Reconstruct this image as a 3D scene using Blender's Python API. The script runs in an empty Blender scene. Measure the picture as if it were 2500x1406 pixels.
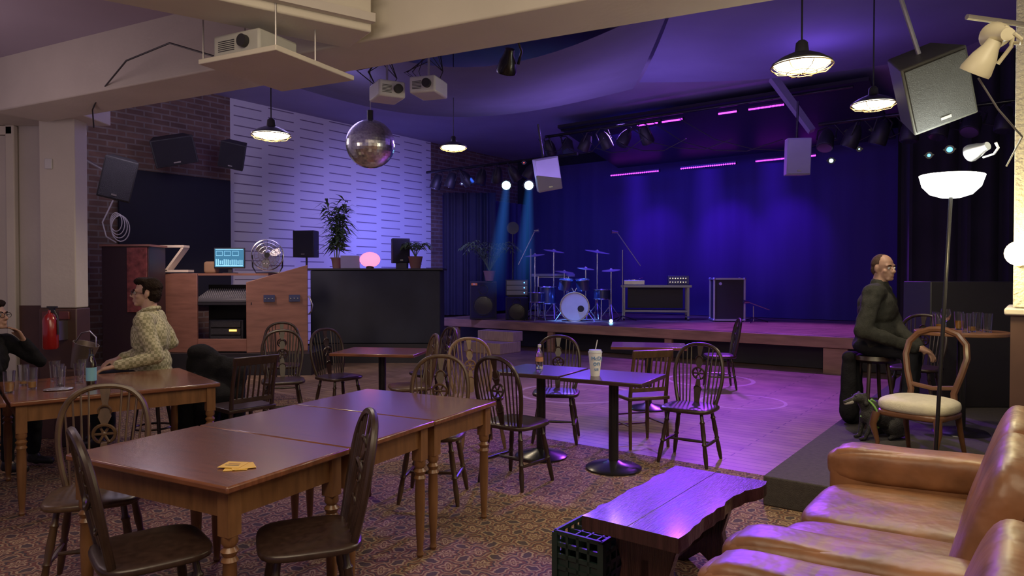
import bpy,bmesh,math,random
from mathutils import Vector,Matrix,Euler
random.seed(3)
S=bpy.context.scene; COL=S.collection
pi=math.pi
S.view_settings.view_transform='Standard'
S.view_settings.look='None'
S.view_settings.exposure=.0
S.view_settings.gamma=1.10
# ---------------------------------------------------------------- room frame
TH=math.radians(37); UX,UY=math.cos(TH),-math.sin(TH); VX,VY=math.sin(TH),math.cos(TH)
RZ=-TH
def R(a,b,z=0): return Vector((a*UX+b*VX,a*UY+b*VY,z))
def face(fx,fy): return math.atan2(fy,fx)-pi/2
# ---------------------------------------------------------------- materials
MC={}
def M(name,col,rough=.5,metal=0,var=0,scale=5,bump=0,bscale=40,emit=None,estr=0,trans=0,stretch=(1,1,1),coat=0,spec=None):
    if name in MC: return MC[name]
    m=bpy.data.materials.new(name); m.use_nodes=True; nt=m.node_tree; N=nt.nodes; L=nt.links
    b=N['Principled BSDF']; c=(*col,1)
    b.inputs['Base Color'].default_value=c; b.inputs['Roughness'].default_value=rough; b.inputs['Metallic'].default_value=metal
    if trans: b.inputs['Transmission Weight'].default_value=trans
    if coat: b.inputs['Coat Weight'].default_value=coat; b.inputs['Coat Roughness'].default_value=.12
    if spec is not None: b.inputs['Specular IOR Level'].default_value=spec
    if emit: b.inputs['Emission Color'].default_value=(*emit,1); b.inputs['Emission Strength'].default_value=estr
    tc=N.new('ShaderNodeTexCoord'); mp=N.new('ShaderNodeMapping'); mp.inputs['Scale'].default_value=stretch
    L.new(tc.outputs['Object'],mp.inputs['Vector'])
    n=N.new('ShaderNodeTexNoise'); n.inputs['Scale'].default_value=scale; n.inputs['Detail'].default_value=4
    L.new(mp.outputs['Vector'],n.inputs['Vector'])
    v=var if var else .05
    r=N.new('ShaderNodeValToRGB'); r.color_ramp.elements[0].position=.3; r.color_ramp.elements[1].position=.7
    r.color_ramp.elements[0].color=(*[x*(1-v) for x in col],1); r.color_ramp.elements[1].color=(*[min(1,x*(1+v)) for x in col],1)
    L.new(n.outputs['Fac'],r.inputs['Fac']); L.new(r.outputs['Color'],b.inputs['Base Color'])
    if bump:
        n2=N.new('ShaderNodeTexNoise'); n2.inputs['Scale'].default_value=bscale; n2.inputs['Detail'].default_value=3
        L.new(mp.outputs['Vector'],n2.inputs['Vector'])
        bp=N.new('ShaderNodeBump'); bp.inputs['Strength'].default_value=bump; bp.inputs['Distance'].default_value=.02
        L.new(n2.outputs['Fac'],bp.inputs['Height']); L.new(bp.outputs['Normal'],b.inputs['Normal'])
    MC[name]=m; return m
def base(name):
    m=bpy.data.materials.new(name); m.use_nodes=True; nt=m.node_tree
    return m,nt,nt.nodes,nt.links,nt.nodes['Principled BSDF']
def mth(N,L,op,a,b=None,c=None):
    n=N.new('ShaderNodeMath'); n.operation=op
    for i,x in enumerate((a,b,c)):
        if x is None: continue
        if isinstance(x,(int,float)): n.inputs[i].default_value=x
        else: L.new(x,n.inputs[i])
    return n.outputs[0]
def carpet_mat():
    m,nt,N,L,b=base('patterned_carpet')
    tc=N.new('ShaderNodeTexCoord'); sp=N.new('ShaderNodeSeparateXYZ')
    nz=N.new('ShaderNodeTexNoise'); nz.inputs['Scale'].default_value=20; nz.inputs['Detail'].default_value=2; L.new(tc.outputs['Object'],nz.inputs['Vector'])
    nw=N.new('ShaderNodeTexNoise'); nw.inputs['Scale'].default_value=1.3; nw.inputs['Detail'].default_value=4; L.new(tc.outputs['Object'],nw.inputs['Vector'])
    L.new(tc.outputs['Object'],sp.inputs[0]); x,y=sp.outputs[0],sp.outputs[1]
    T=.25
    def cell(o,k,am):
        fx=mth(N,L,'SUBTRACT',mth(N,L,'FRACT',mth(N,L,'ADD',mth(N,L,'DIVIDE',x,T),o)),.5)
        fy=mth(N,L,'SUBTRACT',mth(N,L,'FRACT',mth(N,L,'ADD',mth(N,L,'DIVIDE',y,T),o)),.5)
        r=mth(N,L,'SQRT',mth(N,L,'ADD',mth(N,L,'MULTIPLY',fx,fx),mth(N,L,'MULTIPLY',fy,fy)))
        a=mth(N,L,'ARCTAN2',fy,fx)
        return mth(N,L,'MULTIPLY_ADD',mth(N,L,'COSINE',mth(N,L,'MULTIPLY',a,k)),am,r)
    r=mth(N,L,'MINIMUM',cell(0,8,.04),mth(N,L,'MULTIPLY',cell(.5,4,.05),1.1))
    s=mth(N,L,'ADD',mth(N,L,'MULTIPLY',r,2.1),mth(N,L,'MULTIPLY_ADD',nz.outputs['Fac'],.36,-.18))
    rp=N.new('ShaderNodeValToRGB'); rp.color_ramp.interpolation='CONSTANT'
    cols=[(0,(.34,.22,.12)),(.10,(.12,.045,.035)),(.22,(.38,.27,.16)),(.36,(.17,.065,.045)),(.50,(.06,.04,.042)),(.60,(.30,.19,.11)),(.70,(.15,.055,.04)),(.82,(.37,.26,.15)),(.92,(.07,.045,.045))]
    els=rp.color_ramp.elements
    els[0].position=0; els[0].color=(*cols[0][1],1); els[1].position=cols[1][0]; els[1].color=(*cols[1][1],1)
    for p,c_ in cols[2:]:
        e_=els.new(p); e_.color=(*c_,1)
    L.new(s,rp.inputs['Fac'])
    mx=N.new('ShaderNodeMix'); mx.data_type='RGBA'; mx.blend_type='MULTIPLY'; mx.inputs['Factor'].default_value=.5
    rr=N.new('ShaderNodeValToRGB'); rr.color_ramp.elements[0].position=.35; rr.color_ramp.elements[0].color=(.5,.5,.5,1); rr.color_ramp.elements[1].position=.6
    L.new(nw.outputs['Fac'],rr.inputs['Fac']); L.new(rp.outputs['Color'],mx.inputs['A']); L.new(rr.outputs['Color'],mx.inputs['B'])
    L.new(mx.outputs['Result'],b.inputs['Base Color']); b.inputs['Roughness'].default_value=.95
    n2=N.new('ShaderNodeTexNoise'); n2.inputs['Scale'].default_value=220; L.new(tc.outputs['Object'],n2.inputs['Vector'])
    bp=N.new('ShaderNodeBump'); bp.inputs['Strength'].default_value=.4; bp.inputs['Distance'].default_value=.01
    L.new(n2.outputs['Fac'],bp.inputs['Height']); L.new(bp.outputs['Normal'],b.inputs['Normal'])
    return m
def brick_like(name,c1,c2,cm,w,h,mort,rough=.8,vert=False,bump=.3,scale=1,offset=.5,rings=()):
    m,nt,N,L,b=base(name)
    tc=N.new('ShaderNodeTexCoord'); vec=tc.outputs['Object']; sp=N.new('ShaderNodeSeparateXYZ'); L.new(vec,sp.inputs[0])
    if vert:
        cb=N.new('ShaderNodeCombineXYZ')
        L.new(sp.outputs[0],cb.inputs[0]); L.new(sp.outputs[2],cb.inputs[1]); vec=cb.outputs[0]
    br=N.new('ShaderNodeTexBrick'); br.inputs['Color1'].default_value=(*c1,1); br.inputs['Color2'].default_value=(*c2,1)
    br.inputs['Mortar'].default_value=(*cm,1); br.inputs['Scale'].default_value=scale; br.inputs['Brick Width'].default_value=w
    br.inputs['Row Height'].default_value=h; br.inputs['Mortar Size'].default_value=mort; br.offset=offset
    L.new(vec,br.inputs['Vector'])
    n=N.new('ShaderNodeTexNoise'); n.inputs['Scale'].default_value=3; n.inputs['Detail'].default_value=6; L.new(tc.outputs['Object'],n.inputs['Vector'])
    mx=N.new('ShaderNodeMix'); mx.data_type='RGBA'; mx.blend_type='MULTIPLY'; mx.inputs['Factor'].default_value=.6
    rr=N.new('ShaderNodeValToRGB'); rr.color_ramp.elements[0].position=.3; rr.color_ramp.elements[0].color=(.35,.35,.35,1); rr.color_ramp.elements[1].position=.65
    L.new(n.outputs['Fac'],rr.inputs['Fac'])
    L.new(br.outputs['Color'],mx.inputs['A']); L.new(rr.outputs['Color'],mx.inputs['B']); out=mx.outputs['Result']
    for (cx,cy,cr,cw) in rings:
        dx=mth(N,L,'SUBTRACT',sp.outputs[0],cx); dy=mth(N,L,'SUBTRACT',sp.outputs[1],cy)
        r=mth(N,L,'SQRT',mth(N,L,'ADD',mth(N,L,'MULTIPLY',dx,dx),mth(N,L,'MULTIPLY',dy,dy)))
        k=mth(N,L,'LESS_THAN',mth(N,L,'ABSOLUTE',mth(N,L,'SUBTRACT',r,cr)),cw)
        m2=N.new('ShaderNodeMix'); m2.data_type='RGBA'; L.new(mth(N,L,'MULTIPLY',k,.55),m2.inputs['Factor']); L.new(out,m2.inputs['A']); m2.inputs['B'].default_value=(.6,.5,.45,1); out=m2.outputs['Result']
    L.new(out,b.inputs['Base Color']); b.inputs['Roughness'].default_value=rough
    bp=N.new('ShaderNodeBump'); bp.inputs['Strength'].default_value=bump; bp.inputs['Distance'].default_value=.01; bp.invert=True
    L.new(br.outputs['Fac'],bp.inputs['Height']); L.new(bp.outputs['Normal'],b.inputs['Normal'])
    return m
def slot_mat():
    m,nt,N,L,b=base('slotted_acoustic_panel')
    tc=N.new('ShaderNodeTexCoord'); sp=N.new('ShaderNodeSeparateXYZ'); L.new(tc.outputs['Object'],sp.inputs[0])
    cx=mth(N,L,'DIVIDE',sp.outputs[0],.75)
    fl=mth(N,L,'FLOOR',cx); fx=mth(N,L,'FRACT',cx)
    off=mth(N,L,'MULTIPLY',mth(N,L,'MODULO',fl,2),.5)
    fz=mth(N,L,'FRACT',mth(N,L,'ADD',mth(N,L,'DIVIDE',sp.outputs[2],.185),off))
    m1=mth(N,L,'LESS_THAN',fz,.115); m2=mth(N,L,'LESS_THAN',mth(N,L,'ABSOLUTE',mth(N,L,'SUBTRACT',fx,.5)),.40)
    k=mth(N,L,'MULTIPLY',m1,m2)
    mx=N.new('ShaderNodeMix'); mx.data_type='RGBA'; mx.inputs['A'].default_value=(.72,.72,.78,1); mx.inputs['B'].default_value=(.20,.17,.25,1)
    L.new(k,mx.inputs['Factor']); L.new(mx.outputs['Result'],b.inputs['Base Color']); b.inputs['Roughness'].default_value=.6
    return m
def check_mat():
    m,nt,N,L,b=base('checked_shirt_cloth')
    tc=N.new('ShaderNodeTexCoord'); ck=N.new('ShaderNodeTexChecker'); ck.inputs['Scale'].default_value=42
    ck.inputs['Color1'].default_value=(.46,.43,.28,1); ck.inputs['Color2'].default_value=(.24,.23,.13,1)
    L.new(tc.outputs['Object'],ck.inputs['Vector']); L.new(ck.outputs['Color'],b.inputs['Base Color']); b.inputs['Roughness'].default_value=.85
    return m
carpet=carpet_mat()
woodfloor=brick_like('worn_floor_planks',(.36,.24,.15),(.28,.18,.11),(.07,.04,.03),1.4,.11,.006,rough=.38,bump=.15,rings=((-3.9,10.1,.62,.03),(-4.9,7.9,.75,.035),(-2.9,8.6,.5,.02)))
stagefloor=brick_like('stage_planks',(.36,.22,.12),(.28,.17,.10),(.05,.03,.02),1.6,.12,.006,rough=.4,bump=.1)
brickm=brick_like('dark_brick',(.22,.13,.095),(.14,.085,.065),(.24,.20,.18),.30,.10,.014,rough=.85,vert=True,bump=.6)
slotm=slot_mat()
white=M('painted_white',(.60,.56,.48),.6,var=.06,scale=2,bump=.08,bscale=30)
cream=M('cream_wall_paint',(.52,.48,.44),.65,var=.07,scale=1.5,bump=.1,bscale=25)
ceilp=M('ceiling_paint',(.40,.34,.45),.8,var=.05,scale=1)
hallceil=M('hall_ceiling_paint',(.28,.25,.40),.8,var=.08,scale=1)
anag=M('textured_white_wallpaper',(.75,.72,.6),.6,bump=.9,bscale=45,var=.04)
dado=M('dark_brown_dado',(.06,.028,.022),.5,var=.2,scale=4)
tabtop=M('varnished_table_top',(.155,.055,.028),.24,var=.28,scale=3,stretch=(1.5,14,1),bump=.05,bscale=12,coat=.5)
tableg=M('brown_turned_wood',(.16,.072,.030),.33,var=.25,scale=5,stretch=(6,6,1))
chairw=M('dark_stained_wood',(.026,.014,.011),.34,var=.35,scale=8,stretch=(4,4,1))
chairb=M('mid_brown_stained_wood',(.07,.038,.020),.36,var=.3,scale=8,stretch=(4,4,1))
tanw=M('tan_wood',(.19,.11,.06),.4,var=.25,scale=8,stretch=(4,4,1))
palew=M('pale_wood',(.52,.37,.24),.5,var=.15,scale=6,stretch=(4,4,1))
benchw=M('rough_dark_plank',(.030,.011,.012),.33,var=.5,scale=3,stretch=(14,1.2,1),bump=.45,bscale=12,coat=.35)
leather=M('tan_leather',(.20,.082,.033),.42,var=.42,scale=5,bump=.8,bscale=6)
leatherd=M('dark_tan_leather',(.14,.058,.024),.48,var=.25,scale=4,bump=.5,bscale=7)
blackm=M('black_paint',(.014,.014,.018),.5)
blackg=M('black_gloss_metal',(.015,.015,.018),.25,metal=.3)
blackc=M('black_cloth',(.009,.009,.012),.95,var=.3,scale=10,bump=.3,bscale=60,spec=.15)
spk=M('black_speaker_cabinet',(.02,.02,.022),.6,bump=.2,bscale=200)
grille=M('speaker_grille',(.03,.03,.035),.45,metal=.5,bump=.6,bscale=260)
greyspk=M('grey_speaker_cabinet',(.06,.06,.052),.5)
whspk=M('pale_speaker_cabinet',(.32,.32,.38),.5)
chrome=M('chrome',(.8,.8,.83),.2,metal=1)
steel=M('brushed_steel',(.45,.44,.45),.35,metal=1)
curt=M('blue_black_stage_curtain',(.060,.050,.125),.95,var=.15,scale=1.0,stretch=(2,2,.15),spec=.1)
curtd=M('black_drape',(.016,.015,.024),.9,var=.2,scale=2)
fabric=M('sagging_ceiling_fabric',(.11,.098,.17),.9,var=.15,scale=1)
fabricl=M('pale_ceiling_fabric',(.14,.12,.27),.9,var=.1,scale=1)
boothm=M('black_booth_cloth',(.014,.018,.028),.75,var=.3,scale=2)
panelw=M('reddish_plywood',(.25,.11,.075),.5,var=.2,scale=3,stretch=(1,1,6))
stagew=M('stage_front_timber',(.34,.19,.11),.55,var=.3,scale=2,stretch=(1,1,6))
skin=M('skin',(.42,.25,.18),.5,var=.08,scale=12)
skin2=M('skin_tanned',(.34,.19,.135),.55,var=.08,scale=12)
hairm=M('dark_brown_hair',(.013,.008,.006),.8,var=.4,scale=60,bump=.6,bscale=90,spec=.1)
stub=M('shaved_hair',(.055,.034,.027),.85,var=.3,scale=80,spec=.1)
shirt=check_mat()
olive=M('charcoal_sweater',(.030,.031,.028),.95,var=.2,scale=30,bump=.3,bscale=120,spec=.1)
trous=M('dark_trousers',(.010,.011,.016),.9,var=.2,spec=.2)
glassm=M('clear_glass',(.9,.92,.95),.03,trans=1)
lampon=M('lit_warm_diffuser',(1,.95,.85),.5,emit=(1,.86,.6),estr=14)
bowlon=M('lit_glass_bowl',(1,1,.95),.5,emit=(.95,1,.85),estr=7)
bulbon=M('lit_yellow_globe',(1,.9,.6),.5,emit=(1,.82,.40),estr=12)
ledm=M('magenta_led',(1,.3,1),.5,emit=(.46,.03,1),estr=5)
blueon=M('blue_white_lens',(.5,.8,1),.4,emit=(.25,.65,1),estr=20)
bluedim=M('blue_lens',(.2,.4,1),.4,emit=(.08,.32,1),estr=4)
redled=M('red_indicator',(1,.1,.1),.4,emit=(1,.05,.03),estr=6)
lensm=M('dark_glass_lens',(.03,.03,.05),.1)
leafm=M('green_leaf',(.09,.15,.06),.5,var=.4,scale=9)
terrac=M('plant_pot_clay',(.20,.10,.08),.7)
enamel=M('black_enamel_shade',(.03,.03,.035),.3)
gold=M('brass',(.5,.35,.12),.3,metal=1)
creamp=M('cream_lamp_housing',(.6,.55,.38),.4)
whitep=M('white_plastic',(.55,.55,.58),.4)
drumred=M('drum_shell',(.05,.06,.14),.2,metal=.4,coat=.5)
drumhd=M('drum_head',(.9,.92,.97),.4)
seatc=M('cream_upholstery',(.60,.55,.42),.8,var=.08,scale=20,bump=.15,bscale=80)
mahog=M('mahogany_frame',(.12,.05,.024),.3,var=.3,scale=6)
green=M('bright_green_harness',(.2,.45,.08),.6)
dogf=M('black_dog_fur',(.016,.015,.015),.6,bump=.5,bscale=120,var=.3,scale=30)
dogw=M('white_dog_fur',(.45,.42,.38),.8,bump=.5,bscale=120)
cratem=M('green_plastic_crate',(.008,.022,.019),.5)
# ---------------------------------------------------------------- mesh builder
def rotm(r): return Euler(r).to_matrix().to_4x4() if r else Matrix.Identity(4)
class B:
    def __init__(s): s.bm=bmesh.new()
    def box(s,c,sz,rot=None):
        bmesh.ops.create_cube(s.bm,size=1,matrix=Matrix.Translation(c)@rotm(rot)@Matrix.Diagonal((*sz,1))); return s
    def cyl(s,p0,p1,r0,r1=None,n=14,caps=True):
        p0,p1=Vector(p0),Vector(p1); r1=r0 if r1 is None else r1; d=p1-p0
        q=d.to_track_quat('Z','Y').to_matrix().to_4x4()
        bmesh.ops.create_cone(s.bm,cap_ends=caps,segments=n,radius1=r0,radius2=r1,depth=d.length,matrix=Matrix.Translation((p0+p1)/2)@q); return s
    def sph(s,c,r,n=16,rot=None):
        if isinstance(r,(int,float)): r=(r,r,r)
        bmesh.ops.create_uvsphere(s.bm,u_segments=n,v_segments=max(6,n//2),radius=1,matrix=Matrix.Translation(c)@rotm(rot)@Matrix.Diagonal((*r,1))); return s
    def turn(s,p0,p1,prof,n=12):
        p0,p1=Vector(p0),Vector(p1); d=p1-p0; q=d.to_track_quat('Z','Y').to_matrix()
        rings=[]
        for t,r in prof:
            c=p0+d*t; rings.append([s.bm.verts.new(c+q@Vector((r*math.cos(2*pi*i/n),r*math.sin(2*pi*i/n),0))) for i in range(n)])
        for a,b in zip(rings,rings[1:]):
            for i in range(n): s.bm.faces.new((a[i],a[(i+1)%n],b[(i+1)%n],b[i]))
        if prof[0][1]>1e-4: s.bm.faces.new(rings[0][::-1])
        if prof[-1][1]>1e-4: s.bm.faces.new(rings[-1])
        return s
    def tube(s,pts,r,n=8,closed=False,flat=1):
        P=[Vector(p) for p in pts]; rings=[]; up=Vector((0,0,1)); m=len(P)
        prev=None
        for i,p in enumerate(P):
            if closed: t=P[(i+1)%m]-P[i-1]
            else: t=P[min(i+1,m-1)]-P[max(i-1,0)]
            t.normalize()
            if prev is None:
                a=t.cross(up) if abs(t.z)<.95 else t.cross(Vector((0,1,0)))
            else: a=prev-t*prev.dot(t)
            a.normalize(); prev=a; b=t.cross(a)
            rr=r[i] if isinstance(r,(list,tuple)) else r
            rings.append([s.bm.verts.new(p+a*rr*math.cos(2*pi*k/n)+b*rr*flat*math.sin(2*pi*k/n)) for k in range(n)])
        rng=list(zip(rings,rings[1:]))
        if closed: rng.append((rings[-1],rings[0]))
        for A,C in rng:
            for i in range(n): s.bm.faces.new((A[i],A[(i+1)%n],C[(i+1)%n],C[i]))
        if not closed: s.bm.faces.new(rings[0][::-1]); s.bm.faces.new(rings[-1])
        return s
    def ring(s,c,Rr,r,rot=None,n=32,m=6,e=1):
        mt=Matrix.Translation(c)@rotm(rot)
        return s.tube([mt@Vector((Rr*math.cos(2*pi*i/n),Rr*e*math.sin(2*pi*i/n),0)) for i in range(n)],r,m,True)
    def sq(s,c,sz,p=5,rot=None,cuts=7):
        b2=bmesh.new(); bmesh.ops.create_cube(b2,size=2); bmesh.ops.subdivide_edges(b2,edges=b2.edges[:],cuts=cuts,use_grid_fill=True)
        mt=Matrix.Translation(c)@rotm(rot)
        for v in b2.verts:
            x=v.co; k=(abs(x.x)**p+abs(x.y)**p+abs(x.z)**p)**(-1/p); x=x*k
            v.co=mt@Vector((x.x*sz[0]/2,x.y*sz[1]/2,x.z*sz[2]/2))
        me=bpy.data.meshes.new('t'); b2.to_mesh(me); b2.free(); s.bm.from_mesh(me); bpy.data.meshes.remove(me); return s
    def prism(s,pts,vec):
        vec=Vector(vec); a=[s.bm.verts.new(p) for p in pts]; b=[s.bm.verts.new(Vector(p)+vec) for p in pts]; n=len(pts)
        s.bm.faces.new(a[::-1]); s.bm.faces.new(b)
        for i in range(n): s.bm.faces.new((a[i],a[(i+1)%n],b[(i+1)%n],b[i]))
        return s
    def face(s,pts): s.bm.faces.new([s.bm.verts.new(p) for p in pts]); return s
    def done(s,name,mat,parent=None,bevel=0,loc=None,rz=0,label=None,cat=None,kind=None,group=None,flat=False,rot=None,solid=0):
        bmesh.ops.recalc_face_normals(s.bm,faces=s.bm.faces[:])
        me=bpy.data.meshes.new(name); s.bm.to_mesh(me); s.bm.free()
        if not flat:
            for p in me.polygons: p.use_smooth=True
            me.set_sharp_from_angle(angle=math.radians(42))
        me.materials.append(mat)
        o=bpy.data.objects.new(name,me); COL.objects.link(o)
        if parent: o.parent=parent
        if loc is not None: o.location=loc
        if rot: o.rotation_euler=rot
        elif rz: o.rotation_euler=(0,0,rz)
        if solid: md=o.modifiers.new('solid','SOLIDIFY'); md.thickness=solid
        if bevel: md=o.modifiers.new('bevel','BEVEL'); md.width=bevel; md.segments=2; md.limit_method='ANGLE'
        for k,v in (('label',label),('category',cat),('kind',kind),('group',group)):
            if v: o[k]=v
        return o
def thing(name,label,cat,loc,rz=0,group=None,rot=None):
    o=bpy.data.objects.new(name,None); COL.objects.link(o); o.empty_display_size=.1; o.location=loc
    o.rotation_euler=rot if rot else (0,0,rz); o['label']=label; o['category']=cat
    if group: o['group']=group
    return o
def kids(o): return [c for c in bpy.data.objects if c.parent==o]
def dup(o,loc,rz=0,label=None,parent=None,rot=None,scale=None):
    n=o.copy(); COL.objects.link(n)
    if parent: n.parent=parent
    else:
        n.location=loc; n.rotation_euler=rot if rot else (0,0,rz)
        if scale: n.scale=scale
        if label: n['label']=label
    for c in kids(o): dup(c,None,parent=n)
    return n
def blob(name,prims,mat,parent,vox=.012,it=3,label=None,fold=0,fsize=.12):
    g=B()
    for p in prims:
        if p[0]=='e': g.sph(p[1],p[2],16,p[3] if len(p)>3 else None)
        else:
            _,a,b,r0,r1=p; g.sph(a,r0,12); g.sph(b,r1,12)
            if (Vector(a)-Vector(b)).length>1e-4: g.cyl(a,b,r0,r1,12)
    me=bpy.data.meshes.new('t'); g.bm.to_mesh(me); g.bm.free(); o=bpy.data.objects.new('t',me); COL.objects.link(o)
    r=o.modifiers.new('r','REMESH'); r.mode='VOXEL'; r.voxel_size=vox
    sm=o.modifiers.new('s','SMOOTH'); sm.factor=.5; sm.iterations=it
    if fold:
        tx=bpy.data.textures.new('folds','CLOUDS'); tx.noise_scale=fsize; tx.noise_depth=1
        dm=o.modifiers.new('d','DISPLACE'); dm.texture=tx; dm.strength=fold; dm.mid_level=.5
    dg=bpy.context.evaluated_depsgraph_get(); nm=bpy.data.meshes.new_from_object(o.evaluated_get(dg))
    bpy.data.objects.remove(o); bpy.data.meshes.remove(me)
    for p in nm.polygons: p.use_smooth=True
    nm.materials.clear(); nm.materials.append(mat); nm.name=name
    q=bpy.data.objects.new(name,nm); COL.objects.link(q); q.parent=parent
    if label: q['label']=label
    return q
def text(name,body,size,mat,parent,loc,rot,ext=.001):
    cu=bpy.data.curves.new('t','FONT'); cu.body=body; cu.size=size; cu.extrude=ext; cu.align_x='CENTER'; cu.align_y='CENTER'
    o=bpy.data.objects.new('t',cu); COL.objects.link(o)
    dg=bpy.context.evaluated_depsgraph_get(); me=bpy.data.meshes.new_from_object(o.evaluated_get(dg)); bpy.data.objects.remove(o)
    me.materials.clear(); me.materials.append(mat); q=bpy.data.objects.new(name,me); COL.objects.link(q); q.parent=parent; q.location=loc; q.rotation_euler=rot
    return q
ST='structure'
# ---------------------------------------------------------------- camera
cd=bpy.data.cameras.new('camera'); cam=bpy.data.objects.new('camera',cd); COL.objects.link(cam)
cam.location=(0,0,1.55); cam.rotation_euler=(math.radians(90-.944),0,0); cd.lens=24.48; cd.sensor_width=36; cd.clip_start=.05; S.camera=cam
# ---------------------------------------------------------------- shell
def flatpoly(name,pts,z,mat,th=.05,rz=RZ):
    return B().prism([(a,b,0) for a,b in pts],(0,0,-th)).done(name,mat,loc=(0,0,z),rz=rz,kind=ST)
flatpoly('floor',[(-14,-3),(3,-3),(3,5.5),(-14,5.5)],0,carpet)
flatpoly('floor',[(-14,5.5),(3,5.5),(3,17),(-14,17)],0,woodfloor)
def wall(name,p0,p1,z0,z1,mat,th=.12,back=1):
    p0=Vector((p0[0],p0[1],0)); p1=Vector((p1[0],p1[1],0)); d=p1-p0; a=math.atan2(d.y,d.x)
    g=B(); l=d.length; g.box((l/2,back*th/2,(z1-z0)/2),(l,th,z1-z0))
    return g.done(name,mat,loc=(p0.x,p0.y,z0),rz=a,kind=ST)
HC=4.95
pa,pb,pc=R(-12.3,4.6),R(-12.3,7.4),R(-12.3,12.9)
wall('wall_left',pa,pb,0,HC,brickm)
wall('wall_left',pb,pc,0,HC,slotm)
wall('wall_left',pc,R(-12.3,16.6),0,HC,brickm)
wall('wall_back',R(-12.4,16.6),R(1.6,16.6),0,HC,curtd)
wall('wall_right',R(1.4,16.6),R(1.4,-3),0,HC,cream)
wall('wall_front_left',(-9,7.0),(-4.4,7.0),1.24,3.45,cream)
wall('wall_front_left',(-9,6.97),(-4.4,6.97),0,1.26,dado,.14)
wall('wall_link',(-4.5,6.95),(pa.x,pa.y),0,HC,cream,.1)
B().box((0,0,2.35),(.34,.2,2.2)).done('trim_1',cream,loc=(-4.33,6.74,0),bevel=.01,kind=ST)
B().box((0,0,.62),(.36,.22,1.25)).done('trim_2',dado,loc=(-4.33,6.74,0),bevel=.01,kind=ST)
g=B(); g.box((-4.98,6.95,1.75),(.09,.06,2.6)); g.box((-5.5,6.95,3.0),(1.1,.06,.09)); g.done('trim_3',white,bevel=.01,kind=ST)
B().box((-5.5,6.965,1.55),(.98,.04,2.8)).done('door_1',cream,kind=ST)
def yl(x): return 6.32-.501*(x+3.9)
B().prism([(-9,-3,0),(6,-3,0),(6,yl(6),0),(-9,yl(-9),0)],(0,0,.08)).done('ceiling',ceilp,loc=(0,0,3.45),kind=ST)
B().prism([(-14,11.4,0),(12,-1.64,0),(14,24,0),(-14,24,0)],(0,0,.08)).done('ceiling',hallceil,loc=(0,0,HC),kind=ST)
ba=math.atan2(-.448,.894)
B().box((3.9,-.23,.97),(8.4,.46,1.95)).done('trim_4',white,loc=(-4.1,6.42,3.0),rz=ba,bevel=.012,kind=ST)
B().box((0,0,0),(4.9,.7,.42)).done('trim_5',white,loc=(-6.45,6.62,3.26),bevel=.01,kind=ST)
sa=math.atan2(.57,.82)
B().box((-1.5,0,0),(3.0,.36,.46)).done('trim_6',white,loc=(-.93,4.28,3.22),rz=sa,bevel=.01,kind=ST)
g=B(); g.box((-1.5,-.21,-.16),(3.0,.05,.05)); g.box((-1.5,-.21,-.02),(3.0,.03,.03)); g.done('trim_7',cream,loc=(-.93,4.28,3.22),rz=sa,kind=ST)
B().box((.32,.3,2.62),(.62,.6,2.5)).done('trim_8',anag,loc=R(-.12,5.0),rz=RZ,bevel=.008,kind=ST)
B().box((.32,.3,.68),(.64,.62,1.30)).done('trim_9',dado,loc=R(-.12,5.0),rz=RZ,kind=ST)
B().box((.32,.3,1.345),(.7,.68,.04)).done('trim_10',cream,loc=R(-.12,5.0),rz=RZ,bevel=.01,kind=ST)
B().cyl((4.4,11.8,4.9),(4.85,11.3,3.9),.09,.07,4).done('trim_11',hallceil,kind=ST)
def sheet(label,c00,c10,c11,c01,sx,sy,mat):
    g=B(); n=20; V=[]
    for i in range(n+1):
        row=[]
        for j in range(n+1):
            s,t=i/n,j/n
            p=Vector(c00).lerp(Vector(c10),s).lerp(Vector(c01).lerp(Vector(c11),s),t)
            p.z-=sx*math.sin(pi*s)+sy*math.sin(pi*t)
            row.append(g.bm.verts.new(p))
        V.append(row)
    for i in range(n):
        for j in range(n): g.bm.faces.new((V[i][j],V[i+1][j],V[i+1][j+1],V[i][j+1]))
    return g.done('ceiling_drape',mat,label=label,cat='fabric',group='fabric sails under the hall ceiling')
sheet('dark fabric sail sagging below the hall ceiling',(-2.2,8,4.3),(1.6,7,4.3),(1.9,11,4.5),(-3.9,12,4.85),.50,.05,fabric)
sheet('pale fabric sail stretched below the hall ceiling',(1.65,6.8,4.4),(5.6,6.0,4.5),(6.0,9.6,4.6),(2.0,11,4.6),.12,.08,fabricl)
sheet('dark fabric sail hung near the white beam',(-.2,5.6,4.15),(3.9,4.2,4.2),(3.6,6.3,4.3),(1.1,7.2,4.35),.1,.06,fabric)
# ---------------------------------------------------------------- stage, platforms
st=thing('stage','low wooden stage with timber fascia and plank deck','stage',R(-11,11.95),RZ)
B().box((6.1,2.25,.53),(12.2,4.5,.14)).done('stage_deck',stagefloor,st,bevel=.01)
B().box((6.1,-.02,.50),(12.3,.05,.18)).done('fascia_board',stagew,st,bevel=.008)
for x in (.4,3.0,5.6,8.45): B().box((x,.02,.2),(.36 if x>8 else .14,.08,.4)).done('support_post',stagew,st)
B().box((6.1,.5,.22),(12,.05,.42)).done('under_stage_panel',blackm,st)
stp=thing('stage_steps','pale wooden steps up to the stage','steps',R(-8.95,11.3),RZ)
B().box((0,-.1,.11),(.95,.7,.22)).done('lower_step',palew,stp,bevel=.01)
B().box((0,.16,.32),(.93,.34,.2)).done('upper_step',palew,stp,bevel=.01)
pl=thing('carpeted_platform','low raised platform covered in dark grey carpet','platform',R(-1.47,4.78),RZ)
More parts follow.
